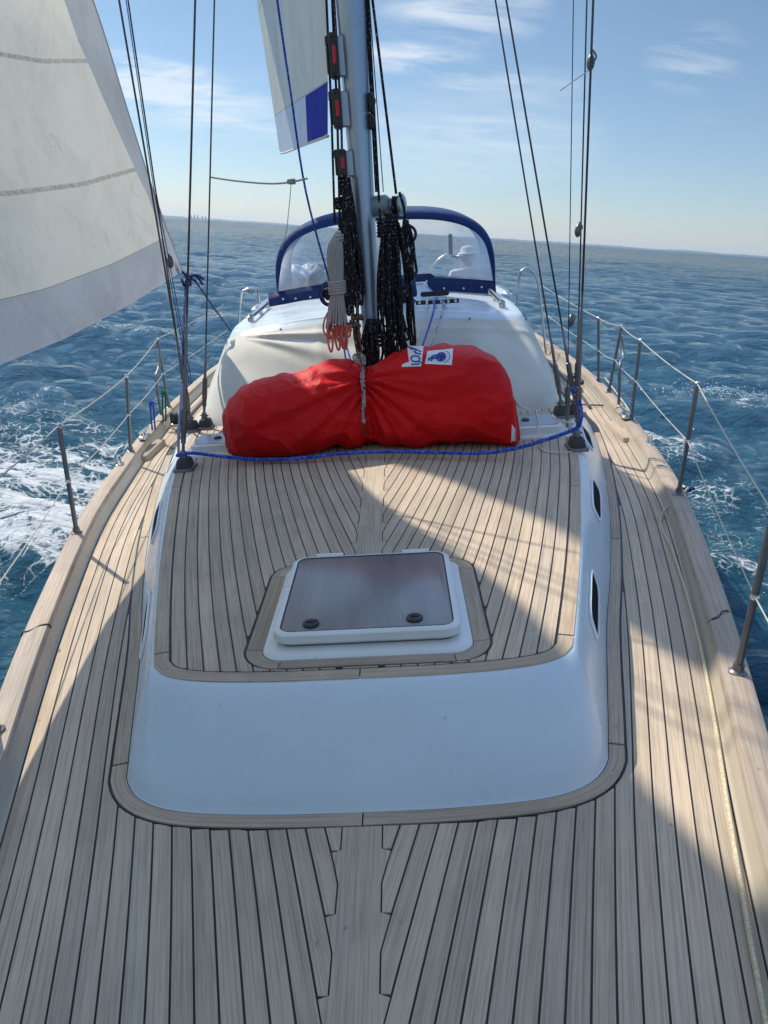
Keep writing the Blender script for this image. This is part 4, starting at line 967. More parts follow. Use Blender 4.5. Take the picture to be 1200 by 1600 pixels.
stay(cpR3 + [.01, -.01, 0], 917, 4.75, 'right cap shroud standing almost upright behind the nearest right shroud', .40, .0045)
stay(at(886, 668, ROOF_Z), 896, 4.6, 'thin right flag halyard line in front of the cap shroud', .01, .0028)
for n, x in enumerate((207, 204)):
    a, b = aty(x, 0, 4.55), aty(300 - 4 * n, 600, 4.55); line('flag_halyard', [a + (a - b) * 1.2, aty(244 - n * 3, 300, 4.55), b], .0026, R_DBLUE, ['thin flag halyard just inside the left cap shroud', 'second thin flag halyard between the left wires'][n], 'halyard')
# blocks and knots on the shrouds
for px, py, yy, lab in ((266, 410, 4.6, 'small dark knot on the left wires below the genoa edge'), (903, 361, 4.7, 'small dark block tied on the right wires at horizon height'), (892, 502, 4.6, 'small steel knot low on the right flag halyard'), (923, 98, 4.1, 'small dark fitting high on the right shroud')):
    c = aty(px, py, yy); mb = MB(); lathe(mb, c, [(.006, -.035), (.017, -.02), (.02, 0), (.016, .02), (.006, .04)], (.05, 0, 1), 10); tube(mb, smooth_pts([c + [0, -.02, -.01], c + [.02, -.02, .02], c + [.0, -.02, .05]], 4), .005, 5); o = make('rope_knot', mb, M_DSTEEL, base=c, smooth='all'); tag(o, lab, 'knot')
line('signal_whip', [aty(875, 142, 4.1), aty(900, 124, 4.1), aty(921, 109, 4.1)], .0028, M_WHITE, 'thin pale stick poking out left of the right shroud', 'stick')
# sail tie between left shroud and blue line
line('tie_cord', [aty(329, 277, 5.1), aty(370, 283, 5.0), aty(420, 287, 4.8), aty(452, 285, 4.7), aty(480, 279, 4.6)], .0055, R_GREY, 'grey cord strung between the left shroud and the blue rope', 'cord', sm=True)
mb = MB(); c = aty(455, 284, 4.68); helix_wrap(mb, c, (.02, .02), .02, 3, .006); o = make('cord_knot', mb, R_GREY, base=c, smooth='all'); tag(o, 'grey knot tied on the cord above the thin hanging string', 'knot')
line('hanging_string', [aty(455, 286, 4.68), aty(453, 310, 4.68), aty(450, 340, 4.68), aty(447, 365, 4.68), aty(440, 390, 4.68)], .0022, R_GREY, 'thin grey string hanging from the knot beside the sprayhood', 'string', sm=True)
line('blue_rope', [aty(418, -110, 4.5), aty(433, 0, 4.5), aty(452, 130, 4.6), aty(478, 300, 4.75), aty(515, 440, 4.95), aty(519, 460, 5.0)], .0062, R_BLUE, 'blue rope running from above down past the sprayhood to the coil left of the mast', sm=True)
mb = MB(); c = aty(512, 460, 4.85)
for k in range(5): tube(mb, [c + np.array([(.03 + .006 * k) * math.cos(a), .01 * k - .02, (.055 + .004 * k) * math.sin(a)]) for a in np.linspace(0, 2 * math.pi, 22)], .006, 6, cap=False)
o = make('rope_coil', mb, R_DBLUE, base=c, smooth='all'); tag(o, 'small round dark blue rope coil left of the grey coil', 'rope coil', 'rope coils hanging at the mast')
mb = MB(); lathe(mb, c + [.0, .03, 0], [(.02, -.02), (.04, -.01), (.04, .01), (.02, .02)], (1, -.5, .2), 16); o = make('deck_block', mb, M_DSTEEL, base=c, smooth=True); tag(o, 'round steel block inside the small dark blue coil', 'block')
# genoa sheet
line('genoa_sheet', [cl + [0, -.02, 0], aty(306, 440, 5.85), aty(330, 475, 6.3), aty(357, 512, 7.0), aty(372, 532, 7.6)], .0085, R_DBLUE, 'dark blue genoa sheet slanting from the sail corner to behind the cream cover')
mb = MB()
for (a, b, c_) in (((288, 428), (296, 440), (300, 430)), ((300, 428), (310, 434), (316, 444)), ((284, 436), (288, 446), (292, 436)), ((296, 432), (308, 430), (318, 436)), ((292, 426), (298, 444), (290, 446))):
    tube(mb, smooth_pts([aty(*a, 5.8), aty(*b, 5.76), aty(*c_, 5.8)], 6), .010, 6)
o = make('sheet_knot', mb, R_DBLUE, base=cl, smooth='all'); tag(o, 'dark blue bowline knots at the corner of the genoa', 'knot')
line('lazy_sheet', [aty(290, 444, 5.8), aty(287, 500, 5.4), aty(286, 560, 5.0), aty(287, 620, 4.7), at(287, 655, .33)], .008, R_DBLUE, 'slack dark blue sheet dropping from the sail corner down the left shrouds', sm=True)
# lilac rope beside the left shroud
line('lilac_rope', [aty(284, 600, 4.1), aty(282, 640, 4.0), aty(279, 680, 3.95), at(279, 712, .30)], .008, R_LILAC, 'faded lilac rope tied down beside the left near shroud', sm=True)
# blue rope over the deck in front of the bag
pl = [at(277, 712, .40), at(300, 708, .36), at(345, 713, .34), at(400, 718, .30), at(470, 716, .30), at(530, 709, .31), at(600, 706, .31), at(680, 707, .31), at(750, 708, .31), at(800, 702, .33), at(850, 688, .40), at(893, 673, .46), at(905, 664, .50), at(908, 645, .56), at(905, 625, .62)]
line('blue_rope', pl, .0105, R_BLUE, 'blue rope stretched across the deck along the front of the red bag', sm=True)
line('blue_rope', [aty(905, 625, 4.25), aty(900, 612, 4.3), aty(893, 608, 4.35)], .012, R_BLUE, 'blue rope end hitched round the right shroud turnbuckle', sm=True)
# lengths of white cord by the right chainplates
line('white_cord', [at(797, 612, .55), at(812, 635, .40), at(838, 642, .33), at(870, 655, .33), at(897, 662, .34)], .006, R_WHITE, 'white cord from the bag corner to the right near shroud', sm=True)
line('white_cord', [at(838, 642, .34), at(841, 660, .345), at(842, 680, .345), at(842, 695, .28), at(850, 704, .28), at(870, 707, .28), at(893, 706, .29)], .0045, R_WHITE, 'white cord looped over the right small hatch and along the planks', sm=True)

# ------------------------------------------------------------------ stanchions and lifelines
def stanchion(p, top, label, grp='stanchions along the capping rail', r=.0115, socket=True):
    p = np.array(p, float); top = np.array(top, float); t = thing('stanchion', p, label, 'stanchion', grp); d = top - p
    mb = MB(); tube(mb, [p - d * .02, p + d * .5, p + d * .97, top], [r, r, r, r * .6], 12); make('post', mb, M_DSTEEL, t, smooth=True)
    mb = MB(); lathe(mb, p + [0, 0, -.002], [(.028, 0), (.028, .006), (.018, .012), (.017, .035)], d, 14); make('socket', mb, M_DSTEEL, t, smooth=True)
    mb = MB(); lathe(mb, top, [(r * .8, -.012), (r * 1.15, -.006), (r * 1.15, .006), (r * .6, .012)], d, 12); make('top_cap', mb, M_STEEL, t, smooth=True); mb = MB(); lathe(mb, p + d * .5, [(r * 1.1, -.008), (r * 1.35, 0), (r * 1.1, .008)], d, 12); make('wire_eye', mb, M_STEEL, t, smooth=True)
    return top, p + d * .5
ZC = .088
def capx(y, sd, k=.07): return np.array([sd * (EDGE(y) + k * .85), y, ZC])
tops = {-1: [], 1: []}
def st(pxb, pxt, sd, label):
    b = at(*pxb, ZC); b = capx(b[1], sd); t_ = aty(*pxt, b[1]); t_[2] = min(max(t_[2], .62), .72); tops[sd].append(stanchion(b, t_, label))
bL0 = capx(1.86, -1); tops[-1].append(stanchion(bL0, bL0 + [-.09, .0, .62], 'left stanchion nearest the camera, only its foot in view'))
st((135, 832), (92, 665), -1, 'second left stanchion, casting a shadow on the sunlit planks'); st((218, 705), (198, 590), -1, 'third left stanchion beside the two short tied ropes')
b = capx(6.45, -1); tops[-1].append(stanchion(b, b + [.0, 0, .60], 'left gate stanchion partly behind the shrouds'))
b = capx(9.3, -1); tops[-1].append((b + [0, 0, .62], b + [0, 0, .32]))
st((1165, 1050), (1200, 868), 1, 'right stanchion nearest the camera, cut by the picture edge'); 
st((1078, 772), (1090, 600), 1, 'second right stanchion where the cream deck rope is tied'); st((1004, 655), (1001, 532), 1, 'third right stanchion beyond the mooring cleat')
st((976, 612), (971, 510), 1, 'right gate stanchion with a bent brace'); st((937, 597), (935, 497), 1, 'farthest right stanchion seen beside the shrouds')
b = capx(9.3, 1); tops[1].append((b + [0, 0, .62], b + [0, 0, .32]))
# gate braces
for sd, (y0, y1, lab) in ((1, (5.95, 6.15, 'bent steel brace of the right gate beside its stanchion')), (-1, (6.45, 6.2, 'bent steel brace of the left gate beside the shrouds'))):
    tt = tops[sd][3][0]; b = capx(y0 - .32 if sd > 0 else y0 - .3, sd); mb = MB(); tube(mb, smooth_pts([tt + [0, 0, -.08], tt + [sd * -.01, -.13, -.22], b + [0, .02, .30], b], 6), .011, 10); o = make('gate_brace', mb, M_DSTEEL, base=b, smooth=True); tag(o, lab, 'brace')
# hoops further aft
for sd, pts_, lab in ((1, [(806, 470), (810, 440), (818, 421), (830, 423), (842, 450), (851, 500)], 'steel hoop rail on the right side deck beyond the sprayhood'), (-1, [(371, 502), (376, 468), (384, 453), (398, 452), (404, 462), (408, 476)], 'steel hoop rail on the left side deck beyond the cream cover')):
    yy = 8.6; P_ = [aty(*p, yy) for p in pts_]; P_[0] = aty(pts_[0][0], pts_[0][1] + 60, yy); P_[-1] = aty(pts_[-1][0] + 3, pts_[-1][1] + 60, yy); mb = MB(); tube(mb, smooth_pts(P_, 6), .0125, 10); o = make('hoop_rail', mb, M_STEEL, base=P_[0], smooth=True); tag(o, lab, 'rail')
def sagline(a, b, sag, n=8):
    a, b = np.array(a), np.array(b); return [a + (b - a) * t - np.array([0, 0, sag * 4 * t * (1 - t)]) for t in np.linspace(0, 1, n)]
for sd, nm in ((-1, 'left'), (1, 'right')):
    for lv, ln in ((0, 'upper'), (1, 'lower')):
        T_ = sorted([t_[lv] for t_ in tops[sd]], key=lambda p: p[1]); pre = np.array([sd * .62, -.9, .70 - .33 * lv]); P_ = [pre]; prev = pre
        for q in T_: P_ += sagline(prev, q, .012)[1:]; prev = q
        line('lifeline', P_, .0026 if lv else .0032, M_LIFE, ln + ' cream lifeline along the ' + nm + ' side of the yacht', 'lifeline', 'lifelines')
# short rope ends tied to the left lower lifeline
for px0, py0, px1, py1, m_, lab in ((237, 630, 240, 672, R_BLUE, 'short dark blue doubled rope hanging on the left lifeline'), (256, 614, 257, 658, R_GREEN, 'short green doubled rope hanging on the left lifeline')):
    y = 5.6 if m_ is R_BLUE else 5.95; a, b = aty(px0, py0, y), aty(px1, py1, y); mb = MB(); tube(mb, smooth_pts([a + [-.012, 0, 0], (a + b) / 2 + [-.014, 0, 0], b + [-.010, 0, 0]], 4), .007, 6); tube(mb, smooth_pts([a + [.012, 0, 0], (a + b) / 2 + [.012, 0, 0], b + [.012, 0, 0]], 4), .007, 6); helix_wrap(mb, a, (.015, .015), .03, 2.5, .007)
    o = make('tied_rope', mb, m_, base=b, smooth='all'); tag(o, lab, 'rope')
# jackstay on the right side deck
pj = [at(945, 590, .02), at(962, 612, .02), at(985, 645, .02), at(1010, 700, .02), at(1040, 735, .03), at(1068, 760, .06), at(1076, 765, .10)]
line('deck_rope', pj, .0065, R_CREAM, 'cream rope lying along the right side deck to the second stanchion', sm=True)
pj = [at(1076, 762, .12)] + [np.array([EDGE(y) - .028 - .012 * math.sin(y * 2.1), y, .010]) for y in (3.5, 3.1, 2.7, 2.3, 1.9, 1.5, 1.1, .7, .3)]
line('deck_rope', pj, .0065, R_CREAM, 'cream rope lying on the right side deck from the second stanchion toward the camera', sm=True)
mb = MB(); p = at(1076, 764, .10); lathe(mb, p + [.0, 0, .0], [(.016, -.012), (.019, 0), (.016, .012)], (0, 0, 1), 10); tube(mb, [p + [-.06, 0, .005], p + [.03, 0, 0]], .008, 6); o = make('lashing', mb, R_DBLUE, base=p, smooth='all'); tag(o, 'black lashing round the foot of the second right stanchion', 'lashing')
# mooring cleats in the rail, fairleads
def mooring(c, lab, sd, sc=1.0):
    t = thing('mooring_cleat', c, lab, 'cleat', 'mooring cleats on the rail'); c = np.array(c, float)
    mb = MB(); box(mb, c + [0, 0, .014], (.05 * sc, .11 * sc, .028), bev=.008); make('cleat_base', mb, M_STEEL, t, smooth=True)
    mb = MB(); 
    for s in (-1, 1): lathe(mb, c + [0, s * .028 * sc, .02], [(.014, 0), (.011, .02), (.013, .035)], n=12)
    tube(mb, [c + [0, -.10 * sc, .062], c + [0, -.05 * sc, .058], c + [0, .05 * sc, .058], c + [0, .10 * sc, .062]], [.008, .014, .014, .008], 10); make('horns', mb, M_STEEL, t, smooth=True)
mooring(capx(5.35, -1, .03) + [0, 0, .006], 'polished mooring cleat on the left rail', -1, 1.15); mooring(capx(5.20, 1, .03) + [0, 0, .006], 'polished mooring cleat on the right rail', 1, 1.15)
for y, sd, lab in ((4.72, -1, 'small steel eye on the left capping rail'), (4.55, 1, 'small steel eye on the right capping rail')):
    p = capx(y, sd, .085); mb = MB(); tube(mb, smooth_pts([p + [0, -.03, -.01], p + [0, -.028, .045], p + [0, 0, .06], p + [0, .028, .045], p + [0, .03, -.01]], 5), .007, 8); box(mb, p + [0, 0, .002], (.028, .09, .008), bev=.002); o = make('deck_eye', mb, M_STEEL, base=p, smooth=True); tag(o, lab, 'deck eye')
# wooden pads under the cleats
for y, sd in ((5.30, -1), (5.12, 1)):
    mb = MB(); x0 = EDGE(y) - .03; loft(mb, [[(sd * (x0 + (x - .0) * 1), y + yy, z) for x, yy in rrect(0, 0, .035 * k, .24 * k, .03, 5)] for z, k in ((.0, 1), (.035, .98), (.042, .9))])
    if sd < 0: mb.f = [q[::-1] for q in mb.f]
    make('cleat_pad', mb, M_CAP, hull, smooth=True)
# genoa car blocks, black pads on far right deck
for px, py in ((899, 587), (911, 596), (925, 603)):
    p = at(px, py, .02); mb = MB(); box(mb, p, (.07, .12, .035), bev=.006); o = make('track_stop', mb, M_BLACK, base=p); tag(o, ['nearest', 'middle', 'farthest'][[925, 911, 899].index(px)] + ' small black block on the far right side deck', 'block', 'black blocks on the side deck')
for sd in (-1, 1):
    mb = MB(); ys = np.linspace(5.9, 8.6, 20); tube(mb, [(sd * (EDGE(y) - .12), y, .018) for y in ys], .014, 6); o = make('genoa_track', mb, M_DSTEEL, base=(sd * 1.7, 5.9, 0)); tag(o, 'dull metal genoa track on the ' + ('left' if sd < 0 else 'right') + ' side deck', 'track')
# sheet block cluster on the left side deck
c = np.array([-(EDGE(5.95) - .10), 5.95, .03]); t = thing('sheet_block', c, 'dark genoa sheet block on the left side deck behind the shrouds', 'block')
mb = MB(); lathe(mb, c + [0, 0, .07], [(.02, -.03), (.055, -.025), (.045, 0), (.055, .025), (.02, .03)], (1, .2, .1), 18); make('sheave', mb, M_BLACK, t, smooth=True)
mb = MB(); box(mb, c + [0, 0, .02], (.06, .12, .03), bev=.006); box(mb, c + [.035, 0, .07], (.008, .05, .1), bev=.002); box(mb, c + [-.035, 0, .07], (.008, .05, .1), bev=.002); make('cheeks', mb, M_STEEL, t, smooth=True)
# black dark line across right side deck (shroud foot cord)
line('cord', [at(905, 632, .015), at(930, 633, .015), at(955, 634, .015), at(962, 640, .015)], .006, R_DBLUE, 'dark cord lying across the right side deck beside the shrouds', sm=True)

# ------------------------------------------------------------------ gear on the deckhouse roof
orgc = aty(684, 476, 6.02); oz = roofz(.35, 5.9)
y0 = 5.72
t = thing('rope_organiser', (.34, y0, .9), 'black and white rope organiser strip on the deckhouse front edge', 'rope organiser')
a, b = aty(650, 476, y0), aty(717, 477, y0); a[2] = b[2] = roofz(.3, y0) + .045
mb = MB(); mid = (a + b) / 2; box(mb, mid, (b[0] - a[0], .05, .028), bev=.003); make('organiser_body', mb, M_BLACK, t)
for k in range(6):
    p = a + (b - a) * ((k + .5) / 6); mb = MB(); lathe(mb, p + [0, -.027, 0], [(.010, 0), (.010, .003), (.006, .005)], (0, -1, .2), 10); box(mb, p + [.0, 0, .0155], (.018, .045, .004)); make('sheave', mb, M_WHITE, t, smooth=True)
mb = MB(); lo = aty(684, 489, y0 - .12); box(mb, [mid[0], y0 - .13, roofz(.3, y0 - .1) - .055], (.22, .05, .035), bev=.004)
o = make('deck_organiser_bar', mb, M_BLACK, base=mid); tag(o, 'black bar with steel feet just below the rope organiser', 'bar')
for s in (-1, 1):
    mb = MB(); box(mb, [mid[0] + s * .14, y0 - .135, roofz(.3, y0 - .1) - .068], (.05, .05, .014), bev=.003); make('steel_foot', mb, M_STEEL, o)
mb = MB(); gz = aty(680, 465, 6.38); loft(mb, [[(gz[0] + x, 6.44 - .012 * q, .925 + z) for x, z in rrect(0, 0, .12, .02, .018, 5)] for q in (0, 1)]); 
mb.f = mb.f; o = make('rope_opening', mb, M_BLACK, dh)
for x0_, x1_, m_, lab in ((668, 640, R_WHITE, 'white control line running from the organiser down to the mast foot'), (680, 655, R_BLUE, 'blue control line between two pale ones above the red bag'), (694, 667, R_FLECK, 'white control line with blue flecks, right of the blue one')):
    p0 = aty(x0_ + 4, 465, 6.35); p1 = aty(x0_, 477, y0 - .04) ; p1[2] = a[2] + .02; p2 = aty(x0_ - 4, 492, 5.42); p3 = aty(x1_, 556, 4.86)
    line('control_line', [p0, p1, p2, p3], .0068, m_, lab, 'rope', 'control lines on the deckhouse', sm=True)
for x0_, x1_, lab in ((541, 549, 'left blue line running down behind the grey coil'), (537, 541, 'dark blue line next to it behind the grey coil')):
    line('control_line', [aty(x0_ - 6, 500, 5.3), aty(x0_, 540, 5.0), aty(x1_, 566, 4.85)], .0062, R_BLUE if x0_ == 541 else R_DBLUE, lab, 'rope')
# winches on the roof: one under a navy cover, one bare
for (px, py, yy, nm, lab, mcol) in ((630, 448, 6.15, 'covered_winch', 'roof winch under a dark navy cover right of the mast', M_NAVY),):
    c = aty(px, py + 18, yy); c[2] = roofz(abs(c[0]), yy); t = thing(nm, c, lab, 'winch')
    mb = MB(); lathe(mb, c, [(.10, 0), (.10, .02), (.085, .03), (.085, .05), (.10, .055)], n=24); make('winch_base', mb, M_BLACK, t, smooth=True)
    mb = MB(); lathe(mb, c + [0, 0, .05], [(.11, 0), (.115, .03), (.105, .10), (.10, .14), (.07, .155), (.0, .16)], n=24); make('winch_cover', mb, mcol, t, smooth='all')
# small block with line at left end of garage
# instrument and gear in the cockpit seen through the vinyl
# benches, wheel pedestal, people
for sd, lab in ((-1, 'left cockpit bench with wooden seat beyond the sprayhood'), (1, 'right cockpit bench with wooden seat beyond the sprayhood')):
    t = thing('cockpit_bench', (sd * .95, 9.6, 0), lab, 'bench', 'cockpit benches')
    mb = MB(); box(mb, (sd * 1.0, 9.9, .17), (.62, 2.4, .34), bev=.02); make('bench_base', mb, M_GEL, t); mb = MB(); box(mb, (sd * .98, 9.9, .356), (.6, 2.36, .03), bev=.005); make('seat_board', mb, M_TEAK, t)
    mb = MB(); box(mb, (sd * 1.36, 9.7, .38), (.12, 2.9, .76), bev=.04); make('coaming', mb, M_GEL, t)
t = thing('steering_pedestal', (.30, 9.9, 0), 'steering pedestal with lever and compass seen through the hood window', 'pedestal')
pc = aty(722, 395, 9.9); mb = MB(); lathe(mb, (pc[0], 9.9, 0), [(.14, 0), (.10, .1), (.08, .8), (.10, pc[2] - .12), (.11, pc[2] - .05), (.05, pc[2])], n=20); make('column', mb, M_GEL, t, smooth=True)
mb = MB(); hp = aty(704, 384, 9.8); tube(mb, [(pc[0], 9.8, pc[2] - .05), (hp[0], 9.8, pc[2] - .03)], .012, 8); box(mb, hp + [0, 0, .02], (.05, .03, .24), bev=.01); make('lever', mb, M_BLACK, t, smooth=True)
mb = MB(); wr = [(pc[0] + .48 * math.cos(a), 10.1 + .05 * math.sin(a), .66 + .48 * math.sin(a)) for a in np.linspace(0, 2 * math.pi, 49)]; tube(mb, wr, .014, 8, cap=False)
for k in range(5): a = 2 * math.pi * k / 5 + .3; tube(mb, [(pc[0], 10.1, .66), (pc[0] + .47 * math.cos(a), 10.1, .66 + .47 * math.sin(a))], .008, 6)
make('wheel', mb, M_STEEL, t, smooth='all')

# people: one continuous skinned body each
def skin_person(root, joints, edges, radii, label, shirt, extra):
    t = thing('person', root, label, 'person'); off = np.array(root)
    me = bpy.data.meshes.new('body'); me.from_pydata([tuple(np.array(j) - off) for j in joints], edges, []); o = bpy.data.objects.new('body', me); C.objects.link(o); o.parent = t; BASE[o.name] = off
    md = o.modifiers.new('skin', 'SKIN'); sv = me.skin_vertices[0].data
    for i, r in enumerate(radii): sv[i].radius = (r, r) if not hasattr(r, '__len__') else r
    sv[0].use_root = True; sb = o.modifiers.new('sub', 'SUBSURF'); sb.levels = sb.render_levels = 2
    me.materials.append(shirt); md.use_smooth_shade = True
    return t
M_SKIN = simple('skin', (.50, .30, .21), .5, var=.06); M_SHIRT = simple('pale_shirt', (.72, .74, .78), .8, bmp=.6, nscale=8); M_TROUS = simple('dark_trousers', (.05, .06, .09), .8)
def cloth_skin():
    """shirt above the waist, trousers below, skin on forearms: by height and reach, fixed to the body"""
    return M_SHIRT
def seated(px, py, y, label, hat_col, face_dir=1):
    h = aty(px, py, y); x, hz = h[0], h[2]; g = .0
    # joints: pelvis, waist, chest, neck, head base, head top, L shoulder, elbow, wrist, R..., hips, knees, feet
    pel = np.array([x, y + .05, .45]); s = (hz - .45) / .62
    J = [pel, pel + [0, .0, .18 * s], pel + [0, -.03, .36 * s], pel + [0, -.05, .49 * s]]
    J += [pel + [.19, -.03, .43 * s], pel + [.25, -.10, .22 * s], pel + [.16, -.30, .16 * s]]
    J += [pel + [-.19, -.03, .43 * s], pel + [-.25, -.10, .22 * s], pel + [-.16, -.30, .16 * s]]
    J += [pel + [.10, -.08, 0], pel + [.13, -.42, .02], pel + [.13, -.46, -.36], pel + [-.10, -.08, 0], pel + [-.13, -.42, .02], pel + [-.13, -.46, -.36], pel + [.13, -.60, -.40], pel + [-.13, -.60, -.40]]
    E_ = [(0, 1), (1, 2), (2, 3), (2, 4), (4, 5), (5, 6), (2, 7), (7, 8), (8, 9), (0, 10), (10, 11), (11, 12), (12, 16), (0, 13), (13, 14), (14, 15), (15, 17)]
    Rr = [(.16, .12), (.15, .11), (.17, .12), (.055, .055), .065, .045, .032, .065, .045, .032, .085, .065, .045, .085, .065, .045, .04, .04]
    t = skin_person(pel, J, E_, Rr, label, M_SHIRT, None)
    hc = pel + np.array([0, -.06, .62 * s]); mb = MB(); rings = []
    for k in range(13):
        a = -math.pi / 2 + math.pi * k / 12; rr = math.cos(a); zz2 = math.sin(a)
        rings.append([(hc[0] + .078 * rr * math.cos(b) * (1 if zz2 > -.3 else .86), hc[1] + .098 * rr * math.sin(b) * (1 if zz2 > -.3 else .9) - (.012 if zz2 < 0 else 0), hc[2] + .118 * zz2) for b in np.linspace(0, 2 * math.pi, 21)[:-1]])
    loft(mb, rings); nose = hc + np.array([0, -.098, -.01]); loft(mb, [[nose + [-.012, .01, .03], nose + [.012, .01, .03], nose + [.016, .012, -.02], nose + [-.016, .012, -.02]], [nose + [-.004, -.004, .01], nose + [.004, -.004, .01], nose + [.009, -.02, -.016], nose + [-.009, -.02, -.016]]])
    for sd in (-1, 1): lathe(mb, hc + [sd * .078, .005, -.005], [(.008, -.005), (.024, .0), (.018, .012)], (sd, .3, 0), 10)
    head = make('head', mb, M_SKIN, t, smooth='all')
    mb = MB()
    for sd in (-1, 1): lathe(mb, hc + [sd * .03, -.088, .015], [(.011, 0), (.011, .004), (.004, .006)], (0, -1, 0), 10)
    box(mb, hc + [0, -.094, -.055], (.045, .008, .008)); make('eyes_and_mouth', mb, simple('dark_feature', (.10, .05, .04), .5), head)
    mb = MB(); lathe(mb, hc + [0, 0, .035], [(.155, 0), (.15, .006), (.092, .014), (.090, .06), (.07, .09), (.02, .102)], (0, .08, 1), 24); make('sun_hat', mb, hat_col, t, smooth='all')
    for k, (sd, wr_) in enumerate(((1, J[6]), (-1, J[9]))):
        mb = MB(); tube(mb, [wr_, wr_ + [0, -.03, -.005], wr_ + [0, -.075, -.01], wr_ + [0, -.095, -.012]], [.028, .036, .040, .034], 10)
        for f_ in range(4): q = wr_ + np.array([-.028 + .019 * f_, -.092, -.008]); L_ = (.055, .07, .066, .05)[f_]; tube(mb, [q, q + [0, -L_ * .55, .0], q + [0, -L_ * .8, -.02], q + [0, -L_ * .75, -.04]], [.0095, .009, .008, .006], 6)
        q = wr_ + np.array([-sd * .032, -.04, 0]); tube(mb, [q, q + [-sd * .025, -.03, -.005], q + [-sd * .022, -.055, -.015]], [.011, .010, .007], 6); make('hand', mb, M_SKIN, t, smooth='all')
M_HAT = simple('pale_hat', (.78, .78, .76), .8, bmp=.4)
seated(731, 402, 9.6, 'person in a pale shirt and sun hat sitting on the right behind the hood window', M_HAT)
for n, (px, py, rx, rz_) in enumerate(((462, 436, .17, .13), (498, 436, .20, .15), (482, 430, .13, .10))):
    c = aty(px, py, 9.3 + .25 * n); mb = MB(); rings = []
    for k in range(11):
        a = -math.pi / 2 + math.pi * k / 10; rings.append([(c[0] + rx * math.cos(a) * math.cos(b) * (1 + .12 * math.sin(5 * b + k)), c[1] + .2 * math.cos(a) * math.sin(b), max(.37, c[2] + (rz_ + .04 * math.sin(3 * b)) * math.sin(a))) for b in np.linspace(0, 2 * math.pi, 25)[:-1]])
    rings[0] = [(p[0], p[1], .372) for p in rings[2]]
    loft(mb, rings); o = make('soft_bag', mb, (M_PATCH, simple('grey_bag', (.25, .28, .33), .8), M_HAT)[n], base=c, smooth='all'); tag(o, ('pale soft bag at the left end of the bench behind the hood window', 'grey soft bag nearest the mast on the left bench', 'small white bundle between two bags on the left bench')[n], 'bag', 'bags on the left cockpit bench')

# ------------------------------------------------------------------ SEA (world frame)
def gl_w(px, py, z=0.0):
    d = R_WORLD @ _ray(px, py); return EYE_W + d * ((z - EYE_W[2]) / d[2])
rad = np.concatenate([[0.0], np.geomspace(1.2, 60, 380), np.geomspace(60, 500, 300)[1:], np.geomspace(500, 26000, 110)[1:]])
th = np.concatenate([np.linspace(-math.radians(34), math.radians(34), 900), np.linspace(math.radians(34), 2 * math.pi - math.radians(34), 200)[1:-1]])
Rg, Tg = np.meshgrid(rad, th, indexing='ij'); X = Rg * np.sin(Tg); Y = Rg * np.cos(Tg); Z = np.zeros_like(X); DX = np.zeros_like(X); DY_ = np.zeros_like(X)
cell = np.maximum(np.gradient(rad)[:, None] * np.ones_like(X) * .8, Rg * (math.radians(68) / 900))
wd = math.radians(205); slope2 = np.zeros_like(X)
wr = np.random.RandomState(5)
for k in range(120):
    lam = 4.6 * (0.04) ** (k / 119.0) * wr.uniform(.9, 1.1); spread = .38 + .6 * (k / 119.0)
    a = wd + wr.normal() * spread; kk = 2 * math.pi / lam; amp = .0070 * lam ** 0.9 * wr.uniform(.6, 1.3) * (1.5 if lam < 1.6 else .75)
    ph = wr.uniform(0, 2 * math.pi); fade = np.clip((lam / (cell * 2.6)) - 1, 0, 1)
    arg = kk * (X * math.sin(a) + Y * math.cos(a)) + ph; s_, c_ = np.sin(arg), np.cos(arg)
    Z += amp * fade * s_; DX += amp * fade * c_ * math.sin(a) * .85; DY_ += amp * fade * c_ * math.cos(a) * .85
crest = Z.copy()
# boat footprint: distance from hull edge in the boat frame -> wake foam
bi = np.linalg.inv(np.array(B)); bx = bi[0, 0] * X + bi[0, 1] * Y + bi[0, 3]; by = bi[1, 0] * X + bi[1, 1] * Y + bi[1, 3]
hb = np.interp(by, _ye, _xs) + .1; dl = -bx - hb; dr = bx - hb
def bl(v, c, w_): return np.exp(-((v - c) / w_) ** 2)
foam = np.zeros_like(X)
inside = (by > -3) & (by < 30)
foam += .28 * np.clip(1 - np.abs(dl - .55 - .03 * by) / (1.0 + .16 * np.clip(by, 0, 30)), 0, 1) * inside * np.clip((by + 1) / 2, 0, 1) * np.clip((22 - by) / 12, 0, 1)
foam += .34 * np.clip(1 - np.abs(dr - .7 - .08 * by) / (.55 + .10 * np.clip(by, 0, 30)), 0, 1) * inside * np.clip((14 - by) / 6, 0, 1)
for (px, py, s, a_) in [(1145, 625, .7, .9), (1145, 765, .45, .45), (1190, 800, .5, .35), (1120, 835, .4, .35), (15, 650, .8, .5), (60, 720, 1.2, .5), (120, 745, 1.2, .35), (40, 830, .8, .45)]:
    p = gl_w(px, py); foam += a_ * bl(X, p[0], s) * bl(Y, p[1], s * 1.3)
Z += .16 * bl(X, gl_w(1145, 625)[0], .8) * bl(Y, gl_w(1145, 625)[1], .5) + .18 * bl(X, gl_w(30, 650)[0], .9) * bl(Y, gl_w(30, 650)[1], .6)
sd_ = crest.std(); foam += .55 * np.clip((crest - 1.75 * sd_) / (1.0 * sd_), 0, 1) * (Rg < 140)
inb = (by > -3.2) & (by < 12.3) & (np.abs(bx) < hb - .05); Z = np.where(inb, np.minimum(Z, -.25) , Z)
X2, Y2 = X - DX, Y - DY_
nr, nc = X.shape; idxg = np.arange(nr * nc).reshape(nr, nc)
